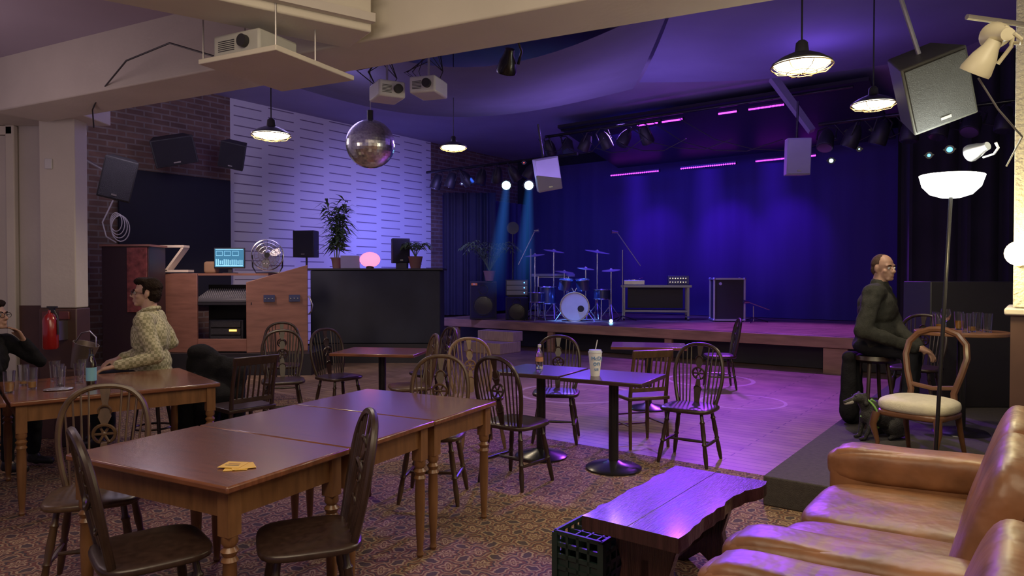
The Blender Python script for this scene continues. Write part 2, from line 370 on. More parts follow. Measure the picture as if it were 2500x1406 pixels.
pc1=M('dark_grey_carpet',(.050,.044,.040),.95,bump=.4,bscale=150,var=.2,scale=30)
B().box((1.4,3.5,.1),(2.8,7.0,.2)).done('platform_body',pc1,pl,bevel=.01)
B().box((-4.5,11.55,.17),(2.7,1.3,.34)).done('sound_desk_riser',blackm,label='low black riser under the sound desk',cat='platform')
B().box((-2.46,13.0,.17),(2.4,1.1,.34)).done('booth_riser',blackm,label='low black riser under the booth',cat='platform')
def curtain(p0,p1,z0,z1,mat,label,folds=30,amp=.07):
    p0=Vector((*p0[:2],0)); p1=Vector((*p1[:2],0)); d=p1-p0; nrm=Vector((-d.y,d.x,0)).normalized(); n=folds*6; g=B(); pr=None
    random.seed(int(p0.x*10)+7)
    ph=[random.uniform(.2,1.5) for _ in range(folds+2)]
    for i in range(n+1):
        t=i/n; w=amp*math.sin(t*folds*2*pi)*ph[int(t*folds)]
        p=p0+d*t+nrm*w
        a=g.bm.verts.new((p.x,p.y,z0)); b=g.bm.verts.new((p.x,p.y,z1))
        if pr: g.bm.faces.new((pr[0],a,b,pr[1]))
        pr=(a,b)
    return g.done('stage_curtain',mat,label=label,cat='curtain',group='curtains round the stage')
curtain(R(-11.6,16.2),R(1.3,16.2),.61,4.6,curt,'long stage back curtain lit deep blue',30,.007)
curtain(R(-11.9,12.9),R(-11.7,16.2),.61,3.6,curt,'dark side curtain beside the slotted wall',14,.05)
curtain(R(-11.6,12.6),R(-10.6,13.4),.61,3.6,curtd,'black gathered side curtain',8,.06)
curtain(R(-1.8,12.7),R(1.3,12.7),.61,HC-.05,curtd,'black wing curtain at the end of the stage',12,.05)
B().prism([R(-8.2,12.5,4.72),R(-2.2,12.5,4.72),R(-2.2,15.2,4.2),R(-8.2,15.2,4.2)],(0,0,.06)).done('canopy_board',blackm,label='black overhead board above the stage',cat='board')
lb=thing('led_bar','slim lighting bar with a row of magenta diodes','stage light',R(-7.9,15.0,4.0),RZ,'magenta diode bars over the stage')
B().box((0,.04,.02),(1,.07,.06)).done('bar_housing',blackm,lb)
g=B()
for i in range(26): g.sph((-.48+i*.96/25,-.01,.0),(.014,.017,.017),6)
g.done('diode_row',ledm,lb)
def pxa(px,b):
    t=(px-1250)/1700; d=b/(VX*t+VY); return d*(UX*t+UY)
lb.location=R((pxa(1490,15)+pxa(1608,15))/2,15,4.0); lb.scale=((pxa(1608,15)-pxa(1490,15)),1,1)
for x0,x1,b,z in ((1660,1795,15,4.0),(1843,1920,15,4.0),(1950,1990,15,4.0),(1555,1605,12.4,4.5),(1615,1665,12.4,4.5),(1752,1797,12.4,4.5),(1825,1912,12.4,4.5)):
    a0,a1=pxa(x0,b),pxa(x1,b); dup(lb,R((a0+a1)/2,b,z),RZ,scale=(a1-a0,1,1))
# ---------------------------------------------------------------- front tables
def turned_leg(g,x,y,h):
    g.box((x,y,h-.09),(.062,.062,.18)); 
    g.turn((x,y,0),(x,y,h-.17),[(0,.014),(.03,.022),(.06,.016),(.1,.018),(.3,.024),(.6,.029),(.78,.026),(.8,.034),(.83,.024),(.87,.035),(.9,.022),(.93,.033),(1,.03)],14)
def mk_table(loc,rz,w,d,label,group=None):
    t=thing('pub_table',label,'table',loc,rz,group)
    B().box((0,0,.735),(w,d,.03)).done('table_top',tabtop,t,bevel=.008)
    g=B(); 
    for s in (-1,1): g.box((0,s*(d/2-.055),.665),(w-.12,.02,.11)); g.box((s*(w/2-.055),0,.665),(.02,d-.12,.11))
    g.done('apron',tableg,t)
    for sx in (-1,1):
        for sy in (-1,1):
            g=B(); turned_leg(g,sx*(w/2-.06),sy*(d/2-.06),.72); g.done('leg',tableg,t)
    return t
a28=math.radians(-28.1)
t1=mk_table((-1.385,3.18,0),a28,1.06,.69,'reddish-brown wooden pub table with turned legs and drink mats','row of three pub tables')
dup(t1,(-1.057,3.795,0),a28,'reddish-brown wooden pub table in the middle of a row')
dup(t1,(-.729,4.41,0),a28,'reddish-brown wooden pub table at the end of a row')
a40=math.radians(40)
tl=mk_table((-3.05,5.25,0),a40,1.29,1.12,'large wooden pub table with beer bottle and glasses')
dup(tl,(-3.05-1.31*.766,5.25-1.31*.643,0),a40,'large wooden pub table pushed against another table')
dtop=M('dark_table_top',(.045,.024,.026),.25,var=.2,scale=4)
def ped_table(loc,rz,w,d,label,z=.75):
    t=thing('pedestal_table',label,'table',loc,rz,'pedestal tables by the dance floor')
    B().box((0,0,z-.016),(w,d,.032)).done('table_top',tabtop if w>.83 else dtop,t,bevel=.006)
    B().cyl((0,0,.03),(0,0,z-.03),.04,n=20).done('pedestal',blackg,t)
    B().turn((0,0,0),(0,0,.07),[(0,.225),(.2,.225),(.4,.2),(.75,.08),(1,.045)],32).done('base',blackg,t)
    return t
ped_table((.82,5.6,0),math.radians(-30),.68,.60,'square dark table on round black pedestal with paper cup')
ped_table((.25,5.98,0),math.radians(-30),.62,.60,'square dark table on round black pedestal with plastic bottle')
ped_table((-1.4,7.5,0),math.radians(-10),.92,.66,'long wooden topped pedestal table among chairs')
ped_table((1.6,8.15,0),math.radians(-10),.86,.6,'red-brown table on the dance floor')
# ---------------------------------------------------------------- wheelback chair
def hoopz(x,pts):
    for a,b in zip(pts,pts[1:]):
        if a[0]>=x>=b[0]: t=(a[0]-x)/(a[0]-b[0]+1e-9); return [a[k]+(b[k]-a[k])*t for k in range(3)]
    return pts[-1]
def wheelback(name,label,mat,loc,rz,group):
    c=thing(name,label,'chair',loc,rz,group)
    g=B(); g.sq((0,0,.447),(.44,.42,.05),4); g.done('seat',mat,c)
    for sx in (-1,1):
        for sy in (-1,1):
            B().turn((sx*.205,sy*.19,0),(sx*.14,sy*.13,.43),[(0,.012),(.08,.016),(.25,.019),(.4,.015),(.42,.022),(.46,.015),(.6,.02),(.8,.017),(.83,.022),(.86,.015),(1,.014)],10).done('leg',mat,c)
    g=B(); 
    for sx in (-1,1): g.turn((sx*.18,-.165,.17),(sx*.18,.165,.17),[(0,.009),(.5,.015),(1,.009)],8)
    g.turn((-.18,0,.17),(.18,0,.17),[(0,.009),(.5,.015),(1,.009)],8); g.done('stretcher',mat,c)
    H=[(.165,-.165,.46),(.19,-.185,.56),(.208,-.205,.67),(.207,-.222,.77),(.185,-.24,.86),(.14,-.255,.92),(.075,-.264,.952),(0,-.267,.96)]
    P=H+[(-x,y,z) for x,y,z in H[-2::-1]]
    Q=[]
    for i in range(len(P)-1):
        p0,p1,p2,p3=[Vector(P[min(max(k,0),len(P)-1)]) for k in (i-1,i,i+1,i+2)]
        for t in (0,.33,.66): Q.append(.5*((2*p1)+(-p0+p2)*t+(2*p0-5*p1+4*p2-p3)*t*t+(-p0+3*p1-3*p2+p3)*t**3))
    Q.append(Vector(P[-1]))
    B().tube(Q,.016,8).done('back_hoop',mat,c)
    g=B()
    for x in (.07,.103,.136,.166):
        h=hoopz(min(x*1.12,.184),[p for p in H[4:]]) if x*1.12<.186 else H[4]
        for s in (-1,1): g.cyl((s*x*.88,-.165,.46),(s*x*1.12,h[1],h[2]),.0065,.0055,6)
    g.done('spindles',mat,c)
    g=B(); g.ring((0,-.217,.71),.052,.009,(math.radians(78),0,0),24)
    g.sph((0,-.217,.71),(.016,.01,.016),8)
    for k in range(6):
        a=k*pi/3; g.cyl((0,-.217,.71),(.05*math.cos(a),-.217-.2*.05*math.sin(a),.71+.05*math.sin(a)),.007,n=6)
    def plank(z0,z1,w0,w1):
        y=lambda z:-.165-(z-.46)*.204
        g.prism([(-w0,y(z0)-.005,z0),(w0,y(z0)-.005,z0),(w1,y(z1)-.005,z1),(-w1,y(z1)-.005,z1)],(0,.01,0))
    plank(.46,.56,.02,.03); plank(.56,.665,.03,.014); plank(.755,.8,.012,.032); plank(.8,.87,.032,.012); plank(.87,.955,.014,.028)
    g.ring((0,-.19,.58),.03,.006,(math.radians(78),0,0),14); g.ring((0,-.235,.83),.03,.006,(math.radians(78),0,0),14)
    g.done('wheel_splat',mat,c)
    return c
GC='wheel-back pub chairs'
ch=wheelback('wheelback_chair','dark wheel-back chair pulled up to the front pub table',chairw,(-1.46,2.80,0),face(.78,.62),GC)
def chair(x,y,fx,fy,label,sc=None): return dup(ch,(x,y,0),face(fx,fy),label,scale=sc)
chair(-.86,2.93,-.93,-.36,'dark wheel-back chair with its seat tucked under a pub table')
chair(.03,5.25,.62,.78,'dark wheel-back chair beside a pedestal table')
chair(1.5,5.85,-.55,-.83,'dark wheel-back chair turned towards a pedestal table')
chair(.42,6.6,-.15,-1,'dark wheel-back chair behind a pedestal table')
chair(-.93,7.9,-.85,-.5,'dark wheel-back chair beside the long table')
chair(-1.90,7.62,.75,-.65,'dark wheel-back chair beside the long table')
chair(-2.42,7.35,.35,-.95,'dark wheel-back chair on the edge of the carpet')
chair(-2.85,8.6,.3,-.95,'dark wheel-back chair near the sound desk')
chair(2.9,9.7,-1,.12,'dark wheel-back chair standing alone before the stage')
cb2=wheelback('wheelback_chair','brown wheel-back chair at the side of a pub table',chairb,(-2.10,3.5,0),face(.35,-.93),GC)
dup(cb2,(-.55,4.88,0),face(-.1,-.99),'brown wheel-back chair at the end of the table row')
dup(cb2,(-1.02,6.95,0),face(-.9,-.3),'brown wheel-back chair beside the long table')
wheelback('wheelback_chair','lighter tan wheel-back chair between tables',tanw,(-.32,6.35,0),face(.35,-.93),GC)
def slatchair(loc,rz,label,mat=chairw):
    c=thing('slat_back_chair',label,'chair',loc,rz,'slat-back chairs')
    B().box((0,0,.45),(.42,.4,.035)).done('seat',mat,c,bevel=.01)
    for sx in (-1,1):
        B().turn((sx*.18,.17,0),(sx*.17,.16,.44),[(0,.014),(.3,.02),(1,.017)],10).done('leg',mat,c)
        B().tube([(sx*.19,-.2,0),(sx*.18,-.17,.44),(sx*.18,-.2,.65),(sx*.18,-.26,.88)],[.015,.019,.017,.015],8).done('leg',mat,c)
    g=B(); g.box((0,-.256,.86),(.40,.022,.07),(.25,0,0)); g.box((0,-.185,.53),(.36,.02,.04))
    for i in range(7): x=-.14+i*.14/3; g.cyl((x,-.185,.53),(x,-.25,.84),.009,n=6)
    g.done('backrest',mat,c,bevel=.004)
    g=B(); 
    for z in (.15,.25): g.cyl((-.18,.165,z),(.18,.165,z),.009,n=6)
    for s in (-1,1): g.cyl((s*.18,.165,.2),(s*.18,-.19,.2),.009,n=6)
    g.done('stretcher',mat,c)
    return c
slatchair((1.18,6.45,0),face(-.3,.95),'reddish slat-back chair at a pedestal table',chairb)
slatchair((-2.30,5.90,0),face(-.75,.65),'dark slat-back chair beside a heap of coats')
jk=thing('coat_pile','bulky pile of black coats heaped on a hidden seat','coat',(-2.70,6.32,0))
blob('coat_body',[('e',(0,0,.50),(.24,.20,.13)),('e',(-.12,.06,.72),(.17,.13,.19)),('e',(-.14,-.0,.86),(.10,.09,.08)),('e',(.13,.05,.66),(.15,.13,.16)),('c',(.05,.05,.78),(.22,.0,.70),.06,.05),('e',(-.17,-.06,.5),(.14,.16,.16)),('c',(.22,0,.7),(.27,-.13,.30),.065,.05),('c',(.27,-.13,.3),(.24,-.16,.12),.05,.04),('c',(-.18,-.1,.6),(-.2,-.16,.1),.10,.08),('c',(0,-.14,.5),(0,-.17,.1),.12,.09),('c',(0,.05,.4),(0,.05,.12),.18,.14)],blackc,jk,.016,2,fold=.05,fsize=.16)
# ---------------------------------------------------------------- rustic bench table
bt=thing('rustic_bench','rough dark thick plank bench table with slab legs','bench',R(-1.43,3.27),RZ)
g=B(); random.seed(5)
n=18; L_=[];R_=[]
for i in range(n+1):
    y=-.53+1.06*i/n; L_.append((-.235+random.uniform(-.01,.01),y)); R_.append((.235+random.uniform(-.01,.01)+(.06*max(0,1-abs(i/n-.93)*5)),y))
g.prism([(*p,.385) for p in L_]+[(*p,.385) for p in R_[::-1]],(0,0,.065))
g.box((.0,0,.451),(.004,1.05,.002))
g.done('bench_top',benchw,bt,bevel=.009)
for y in (-.33,.33):
    B().prism([(-.16,y-.03,0),(-.09,y-.03,0),(0,y-.03,.07),(.09,y-.03,0),(.16,y-.03,0),(.12,y-.03,.2),(.18,y-.03,.4),(-.18,y-.03,.4),(-.12,y-.03,.2)],(0,.06,0)).done('slab_leg',benchw,bt,bevel=.006)
B().box((0,0,.2),(.04,.72,.09)).done('stretcher',benchw,bt)
cr=thing('plastic_crate','dark green plastic bottle crate beside the bench','crate',(.395,3.42,0),math.radians(-37))
g=B()
for i in range(6):
    z=.02+i*.056
    for s in (-1,1): g.box((0,s*.13,z),(.27,.014,.02)); g.box((s*.13,0,z),(.014,.27,.02))
for s in (-1,1):
    for t in (-1,1): g.box((s*.128,t*.128,.15),(.03,.03,.3))
    for k in (-.06,0,.06): g.box((k,s*.13,.15),(.014,.014,.3)); g.box((s*.13,k,.15),(.014,.014,.3))
for s in (-1,1): g.box((0,s*.127,.10),(.26,.006,.18)); g.box((s*.127,0,.10),(.006,.26,.18))
g.box((0,0,.012),(.26,.26,.015)); g.done('crate_frame',cratem,cr)
g=B()
for k in (-.06,0,.06): g.box((k,0,.18),(.008,.25,.2)); g.box((0,k,.18),(.25,.008,.2))
g.done('bottle_divider',cratem,cr)
# ---------------------------------------------------------------- sofas
def sofa(name,label,a,b,w,ncush):
    s=thing(name,label,'sofa',R(a,b),face(-UX,-UY))
    B().sq((0,-.02,.2),(w-.1,.86,.26),8).done('sofa_base',leatherd,s)
    cw=(w-.44)/ncush
    for i in range(ncush):
        x=-(w-.44)/2+cw*(i+.5)
        g=B(); g.sq((x,.07,.365),(cw+.005,.78,.20),5.5,(math.radians(-2),0,0),cuts=13); g.done('seat_cushion',leather,s)
        g=B(); g.sq((x,-.35,.66),(cw+.06,.22,.60),5,(math.radians(18),0,0),13); g.done('back_cushion',leather,s)
    B().sq((0,-.45,.52),(w-.08,.2,.78),5,(math.radians(10),0,0),13).done('sofa_back',leatherd,s)
    for sx in (-1,1):
        x=sx*(w/2-.12)
        g=B(); g.sq((x,.0,.34),(.22,.93,.58),8,None,11); g.sq((x,.02,.54),(.255,.93,.19),4,(math.radians(-3),0,0),13); g.done('armrest',leather,s)
    for sx in (-1,1):
        for y in (-.36,.36): B().turn((sx*(w/2-.12),y,0),(sx*(w/2-.12),y,.1),[(0,.02),(1,.032)],10).done('foot',chairw,s)
    return s
sofa('leather_sofa','worn tan leather two-seat sofa with rounded arms',-.44,3.38,1.86,2)
sofa('leather_armchair','tan leather armchair beside the sofa',-.42,1.88,1.05,1)
# ---------------------------------------------------------------- balloon chair
bc=thing('upholstered_chair','mahogany balloon-back chair with cream padded seat','chair',(3.02,5.15,.2),face(-.80,-.60))
B().sq((0,.0,.40),(.50,.48,.13),3).done('seat',seatc,bc)
B().sq((0,0,.34),(.47,.45,.06),5).done('seat_rail',mahog,bc)
for sx in (-1,1):
    B().tube([(sx*.21,.21,.34),(sx*.225,.235,.25),(sx*.2,.21,.12),(sx*.215,.23,0)],[.03,.026,.016,.014],10).done('leg',mahog,bc)
    B().tube([(sx*.18,-.2,.36),(sx*.19,-.23,.2),(sx*.2,-.3,0)],[.024,.02,.015],10).done('leg',mahog,bc)
H=[(.165,-.2,.34),(.15,-.215,.48),(.19,-.24,.62),(.215,-.27,.74),(.20,-.295,.84),(.14,-.31,.91),(.06,-.318,.94),(0,-.32,.945)]
B().tube(H+[(-x,y,z) for x,y,z in H[-2::-1]],.024,8).done('back_frame',mahog,bc)
B().tube([(-.155,-.22,.52),(0,-.225,.50),(.155,-.22,.52)],.018,8).done('back_rail',mahog,bc)
# ---------------------------------------------------------------- people
def hand(pr,w,d,n,curl=.4,side=1):
    w=Vector(w); d=Vector(d).normalized(); n=Vector(n); n=(n-d*n.dot(d)).normalized(); s=d.cross(n)*side
    for i in range(4):
        o=(i-1.5)*.021; k=w+d*.085+s*o; pr.append(('c',w+s*o*.5,k,.016,.0125))
        L0=[.040,.045,.042,.033][i]; a=0; p=k
        for j,(l,r) in enumerate(((L0,.0095),(L0*.62,.0088),(L0*.5,.008))):
            a+=curl; q=p+(d*math.cos(a)-n*math.sin(a))*l; pr.append(('c',p,q,r,r*.92)); p=q
    p=w+d*.03-s*.025; q=p+(d*.7-s*.7-n*.2)*.04; r_=q+(d*.95-s*.2-n*.3)*.03
    pr.append(('c',w+d*.01,p,.016,.014)); pr.append(('c',p,q,.013,.011)); pr.append(('c',q,r_,.0105,.009))
eyew=M('eye_white',(.5,.48,.45),.3)
def person(label,loc,f,seat,sc,sk,sh,hl,hr,el,er,lean=.05,yaw=0,tilt=0,hair='short',glasses=False,knee=.43,bulk=1):
    rz=face(*f); r=thing('person',label,'person',loc,rz); r.scale=(sc,)*3
    mt=Matrix.Translation(loc)@Matrix.Rotation(rz,4,'Z')@Matrix.Scale(sc,4); inv=mt.inverted()
    W=lambda p:inv@Vector(p)
    h=(seat-loc[2])/sc; V=Vector; k_=bulk
    shL,shR=V((-.185*k_,lean*.6,h+.54)),V((.185*k_,lean*.6,h+.54)); hl,hr,el,er=W(hl),W(hr),W(el),W(er)
    nk=V((0,lean*.7,h+.6)); hc=V((0,lean+.02,h+.765))
    hm=Matrix.Translation(hc)@Euler((tilt,0,yaw)).to_matrix().to_4x4(); Hh=lambda x,y,z:hm@V((x,y,z)); er_=(tilt,0,yaw)
    head=[('e',Hh(0,-.012,.025),(.074,.094,.092),er_),('e',Hh(0,.03,-.045),(.058,.060,.068),er_),('c',Hh(-.02,.062,-.093),Hh(.02,.062,-.093),.02,.02),
      ('c',Hh(0,.085,.0),Hh(0,.108,-.032),.008,.014),('e',Hh(-.013,.098,-.038),(.010,.010,.008),er_),('e',Hh(.013,.098,-.038),(.010,.010,.008),er_),('e',Hh(0,.088,-.062),(.024,.010,.006),er_),('e',Hh(0,.087,-.073),(.021,.010,.007),er_),
      ('c',Hh(-.04,.07,.018),Hh(.04,.07,.018),.013,.013),('e',Hh(-.045,.055,-.03),(.02,.02,.018),er_),('e',Hh(.045,.055,-.03),(.02,.02,.018),er_)]
    for s in (-1,1): head+= [('e',Hh(s*.076,-.012,-.008),(.009,.02,.031),er_),('e',Hh(s*.074,-.006,-.034),(.008,.010,.012),er_)]
    b=head+[('c',nk-V((0,0,.05)),hc+V((0,-.02,-.05)),.06*k_,.054)]
    b+=[('e',(0,lean*.3,h+.38),(.155,.1,.2)),('e',(0,0,h+.14),(.15,.11,.13)),('c',shL,shR,.055,.055)]
    for s,e,w in ((shL,el,hl),(shR,er,hr)): b+=[('c',s,e,.045,.036),('c',e,w,.036,.026)]
    kn=[];an=[]
    for s in (-1,1):
        k=V((s*.13,knee,h+.06)); a=V((s*.13,knee-.02,max(.07,h-.37))); kn.append(k); an.append(a)
        b+=[('c',(s*.09,0,h+.08),k,.07,.05),('c',k,a,.045,.034),('c',a,a+V((0,.03,-.03)),.034,.03)]
    for w,e,s in ((hl,el,-1),(hr,er,1)): hand(b,w,(w-e).normalized()+V((0,.15,-.05)),(0,0,1),.35,s)
    blob('body',b,sk,r,.0075,2)
    t=[('e',(0,lean*.45,h+.41),(.178*k_,.132*k_,.19)),('e',(0,lean*.1+.01,h+.2),(.165*k_,.14*k_,.17)),('e',(0,0,h+.1),(.168*k_,.14*k_,.1)),('c',shL,shR,.072*k_,.072*k_),('c',nk-V((0.06,0,.035)),nk-V((-.06,0,.035)),.062,.062),('c',nk-V((0,0,.03)),nk+V((0,0,.015)),.068*k_,.062*k_)]
    for s,e,w in ((shL,el,hl),(shR,er,hr)): t+=[('c',s,e,.066*k_,.054*k_),('c',e,e+(w-e)*.93,.053*k_,.038*k_)]
    blob('sweater' if sh is not shirt else 'checked_shirt',t,sh,r,.011,4,fold=.022,fsize=.09)
    if sh is shirt:
        g=B()
        for s in (-1,1): g.tube([nk+V((0,-.07,.045)),nk+V((s*.06,-.03,.045)),nk+V((s*.062,.03,.03)),nk+V((s*.03,.078,-.0)),nk+V((s*.05,.095,-.05))],[.016,.017,.017,.017,.008],8)
        g.done('shirt_collar',shirt,r)
    q=[('e',(0,0,h+.09),(.172*k_,.145*k_,.1))]
    for s,k,a in ((-1,kn[0],an[0]),(1,kn[1],an[1])): q+=[('c',(s*.09,0,h+.085),k,.09,.068),('c',k,a+V((0,0,.03)),.063,.05)]
    blob('trousers',q,trous,r,.014,4,fold=.02,fsize=.08)
    for s,a in ((-1,an[0]),(1,an[1])):
        blob('shoe',[('c',a+V((0,-.02,-.045)),a+V((0,.15,-.055)),.036,.03),('c',a+V((0,0,-.01)),a+V((0,.03,-.05)),.042,.04)],blackm,r,.01,2)
    for s in (-1,1):
        B().sph(Hh(s*.031,.079,-.004),.0115,10).done('eye',eyew,r)
        B().sph(Hh(s*.031,.0875,-.004),.005,8).done('iris',blackg,r)
        B().tube([Hh(s*.015,.094,.016),Hh(s*.03,.092,.022),Hh(s*.048,.08,.016)],.004,5).done('eyebrow',hairm,r)
    if hair=='short':
        blob('hair',[('e',Hh(0,-.03,.055),(.083,.092,.078),er_),('e',Hh(0,-.055,.0),(.078,.062,.085),er_),('e',Hh(0,.035,.092),(.068,.058,.036),er_),('e',Hh(.02,.065,.088),(.05,.034,.03),er_),('c',Hh(-.074,.012,.03),Hh(-.076,.008,-.005),.012,.008),('c',Hh(.074,.012,.03),Hh(.076,.008,-.005),.012,.008)],hairm,r,.008,2,fold=.012,fsize=.03)
    else:
        blob('hair',[('e',Hh(0,-.026,.033),(.0775,.088,.089),er_),('e',Hh(0,-.05,-.01),(.072,.06,.07),er_)],stub,r,.008,2)
    if glasses:
        g=B()
        for s in (-1,1):
            g.ring(Hh(s*.033,.102,-.006),.023,.0022,(pi/2+tilt,0,yaw),18,5,.85); g.tube([Hh(s*.056,.1,0),Hh(s*.074,.05,.0),Hh(s*.078,-.02,-.004)],.002,5)
        g.tube([Hh(-.011,.103,0),Hh(0,.107,.003),Hh(.011,.103,0)],.002,5); g.done('glasses',blackg,r)
    return r
def stool(x,y,z0,h,label,mat=chairw):
    s=thing('bar_stool',label,'stool',(x,y,z0)); B().turn((0,0,h-.06),(0,0,h),[(0,.15),(.4,.18),(1,.17)],24).done('seat',mat,s)
    for k in range(4):
        a=pi/4+k*pi/2; B().cyl((.19*math.cos(a),.19*math.sin(a),0),(.11*math.cos(a),.11*math.sin(a),h-.05),.015,.018,8).done('leg',mat,s)
    B().ring((0,0,h*.35),.16,.01).done('foot_ring',mat,s)
    return s
person('seated man in checked shirt and glasses resting hand on table',(-3.24,6.26,0),(-1,-.25),.56,1.10,skin,shirt,(-3.32,5.82,.80),(-3.50,6.2,.82),(-3.06,5.98,.86),(-3.22,6.58,.93),.02,.1,0.08,'short',True,knee=.38,bulk=1.12)
stool(-3.24,6.26,0,.56,'low stool under the seated man')
person('seated man in dark clothes and glasses with hand at chin',(-4.28,5.6,0),(1,-.1),.47,1.0,skin2,blackc,(-4.06,5.78,1.02),(-4.04,5.40,1.05),(-3.98,5.86,.84),(-3.96,5.32,.84),.10,0,.12,'short',True,knee=.36)
stool(-4.28,5.6,0,.47,'low stool under the man in dark clothes')
person('seated man with cropped hair in charcoal sweater, hands clasped',(3.27,6.28,.2),(.80,-.60),.84,1.03,skin2,olive,(3.52,6.00,.95),(3.47,5.94,.93),(3.42,6.18,1.08),(3.02,6.0,1.08),.05,-.55,-.02,'stub',False,knee=.30,bulk=1.24)
stool(3.27,6.28,.2,.64,'tall dark stool under the man in the charcoal sweater')
jc=thing('hanging_jacket','long black coat hanging over the stool beside the man','coat',(3.10,6.36,.2),face(.80,-.60))
blob('jacket_body',[('c',(-.14,0,.60),(.10,0,.62),.06,.06),('c',(-.14,0,.58),(-.15,0,.08),.07,.09),('c',(-.04,0,.58),(-.03,0,.08),.07,.09),('c',(.08,0,.58),(.09,0,.12),.06,.08),('c',(-.18,.0,.60),(-.23,.02,.28),.05,.04)],blackc,jc,.013,4,fold=.018,fsize=.12)
dg_=thing('dog','black dog with white muzzle wearing a green harness','dog',(3.08,5.80,.2),face(-1,-.18)); dg_.scale=(.88,)*3
blob('body',[('e',(0,.1,.24),(.085,.11,.12),(.5,0,0)),('e',(0,-.03,.19),(.08,.14,.1),(.6,0,0)),('e',(0,-.14,.12),(.1,.12,.115)),('c',(0,.14,.28),(0,.2,.37),.062,.050),('e',(0,.23,.39),(.050,.066,.050)),('c',(0,.28,.38),(0,.375,.355),.030,.020),('e',(0,.388,.365),(.012,.010,.010)),
 ('c',(.055,.14,.2),(.06,.16,.1),.035,.024),('c',(.06,.16,.1),(.06,.18,.02),.022,.02),('c',(.06,.18,.018),(.06,.225,.016),.02,.017),
 ('c',(-.055,.14,.2),(-.06,.17,.1),.035,.024),('c',(-.06,.17,.1),(-.06,.21,.02),.022,.02),('c',(-.06,.21,.018),(-.06,.255,.016),.02,.017),
 ('e',(.09,-.1,.1),(.04,.09,.085),(.3,0,0)),('e',(-.09,-.1,.1),(.04,.09,.085),(.3,0,0)),('c',(.1,-.15,.05),(.1,-.02,.018),.025,.02),('c',(-.1,-.15,.05),(-.1,-.02,.018),.025,.02),
 ('c',(.042,.2,.43),(.070,.205,.345),.018,.022),('c',(-.042,.2,.43),(-.070,.205,.345),.018,.022),('c',(0,-.24,.06),(.1,-.38,.02),.022,.012)],dogf,dg_,.008,2)
blob('muzzle',[('c',(0,.315,.360),(0,.370,.347),.029,.020)],dogw,dg_,.006,2)
for s in (-1,1): B().sph((s*.03,.285,.412),.006,8).done('eye',blackg,dg_)
g=B(); g.ring((0,.12,.27),.110,.009,(math.radians(68),0,0),24,6,1.05); g.tube([(0,.1,.37),(0,.03,.32)],.012,6); g.tube([(0,.21,.22),(0,.12,.13),(0,.02,.1)],.010,6); g.done('harness',green,dg_)
# ---------------------------------------------------------------- things on tables
beerm=M('amber_beer',(.45,.2,.03),.1)
def glass(x,y,z,label,beer=0,hh=.15,r=.038):
    t=thing('pint_glass',label,'glass',(x,y,z),0,'drinking glasses')
    B().turn((0,0,0),(0,0,hh),[(0,.0),(0,r*.75),(1,r),(1,r*.94),(.06,r*.7),(.06,0)],20).done('glass_body',glassm,t)
    if beer: B().turn((0,0,.012),(0,0,hh*beer),[(0,r*.68),(1,r*(.7+.22*beer))],16).done('beer',beerm,t)
for (x,y,b_) in ((-3.42,4.95,.35),(-3.36,5.15,0),(-3.27,5.03,0),(-3.36,5.45,0),(-3.60,5.12,.2),(-3.52,5.35,0),(-3.25,5.22,0),(-3.46,4.78,.5)): glass(x,y,.75,'pint glass with a little beer' if b_ else 'empty clear pint glass on the table',b_)
bt_=thing('beer_bottle','dark glass beer bottle with a pale blue label','bottle',(-3.10,5.12,.75)); bt_.scale=(1.1,1.1,1.15)
B().turn((0,0,0),(0,0,.235),[(0,.028),(.03,.031),(.6,.031),(.72,.022),(.82,.0135),(.97,.0125),(.97,.015),(1,.014)],20).done('bottle_body',M('brown_bottle_glass',(.02,.012,.008),.1,coat=.5),bt_)
pbl=M('pale_blue_label',(.2,.5,.65),.5)
B().cyl((0,0,.03),(0,0,.115),.0318,n=20,caps=False).done('bottle_label',pbl,bt_)
B().cyl((0,0,.17),(0,0,.2),.0165,.0145,n=16,caps=False).done('neck_label',M('dark_neck_label',(.03,.05,.08),.5),bt_)
B().sq((-3.20,4.90,.757),(.18,.13,.012),3,(0,0,.4)).done('crisp_packet',M('foil_packet',(.5,.5,.55),.25,metal=.8,bump=.8,bscale=25),label='opened silver crisp packet lying flat on the table',cat='packet')
ym=M('yellow_beer_mat',(.68,.42,.06),.6)
for i,(dx,dy,r_) in enumerate(((0,0,.2),(.02,.012,.5),(-.025,.025,-.1))):
    o=B().box((0,0,0),(.094,.094,.002)).done('beer_mat',ym,bevel=.0008,loc=(-1.15+dx,2.90+dy,.752+.0022*i),rz=r_,label='square yellow card beer mat',cat='beer mat',group='stack of yellow beer mats')
    if i==2:
        B().box((0,-.012,.0014),(.06,.006,.0006)).done('printed_stripe',blackm,o); B().box((0,.008,.0014),(.05,.012,.0006)).done('printed_stripe',M('mat_print',(.25,.1,.02),.6),o)
cp=thing('paper_cup','tall white paper cup with blue lettering, lid and straw','cup',(.67,5.60,.75),math.radians(8))
B().turn((0,0,0),(0,0,.19),[(0,.036),(.02,.037),(1,.055)],28).done('cup_body',M('white_paper',(.75,.75,.8),.5),cp)
B().turn((0,0,.188),(0,0,.21),[(0,.057),(.3,.058),(.35,.052),(1,.05)],28).done('lid',M('clear_lid',(.6,.65,.75),.2),cp)
B().cyl((.0,0,.2),(.018,0,.29),.004,n=8).done('straw',whitep,cp)
cut=M('blue_print',(.05,.2,.5),.5)
for s_,z,sz in (('McD|',.145,.042),('on',.105,.055),('us',.06,.04)):
    text('lettering',s_,sz,cut,cp,(0,-(.0375+.018*z/.19+.0008),z),(math.radians(96),0,0),.0015)
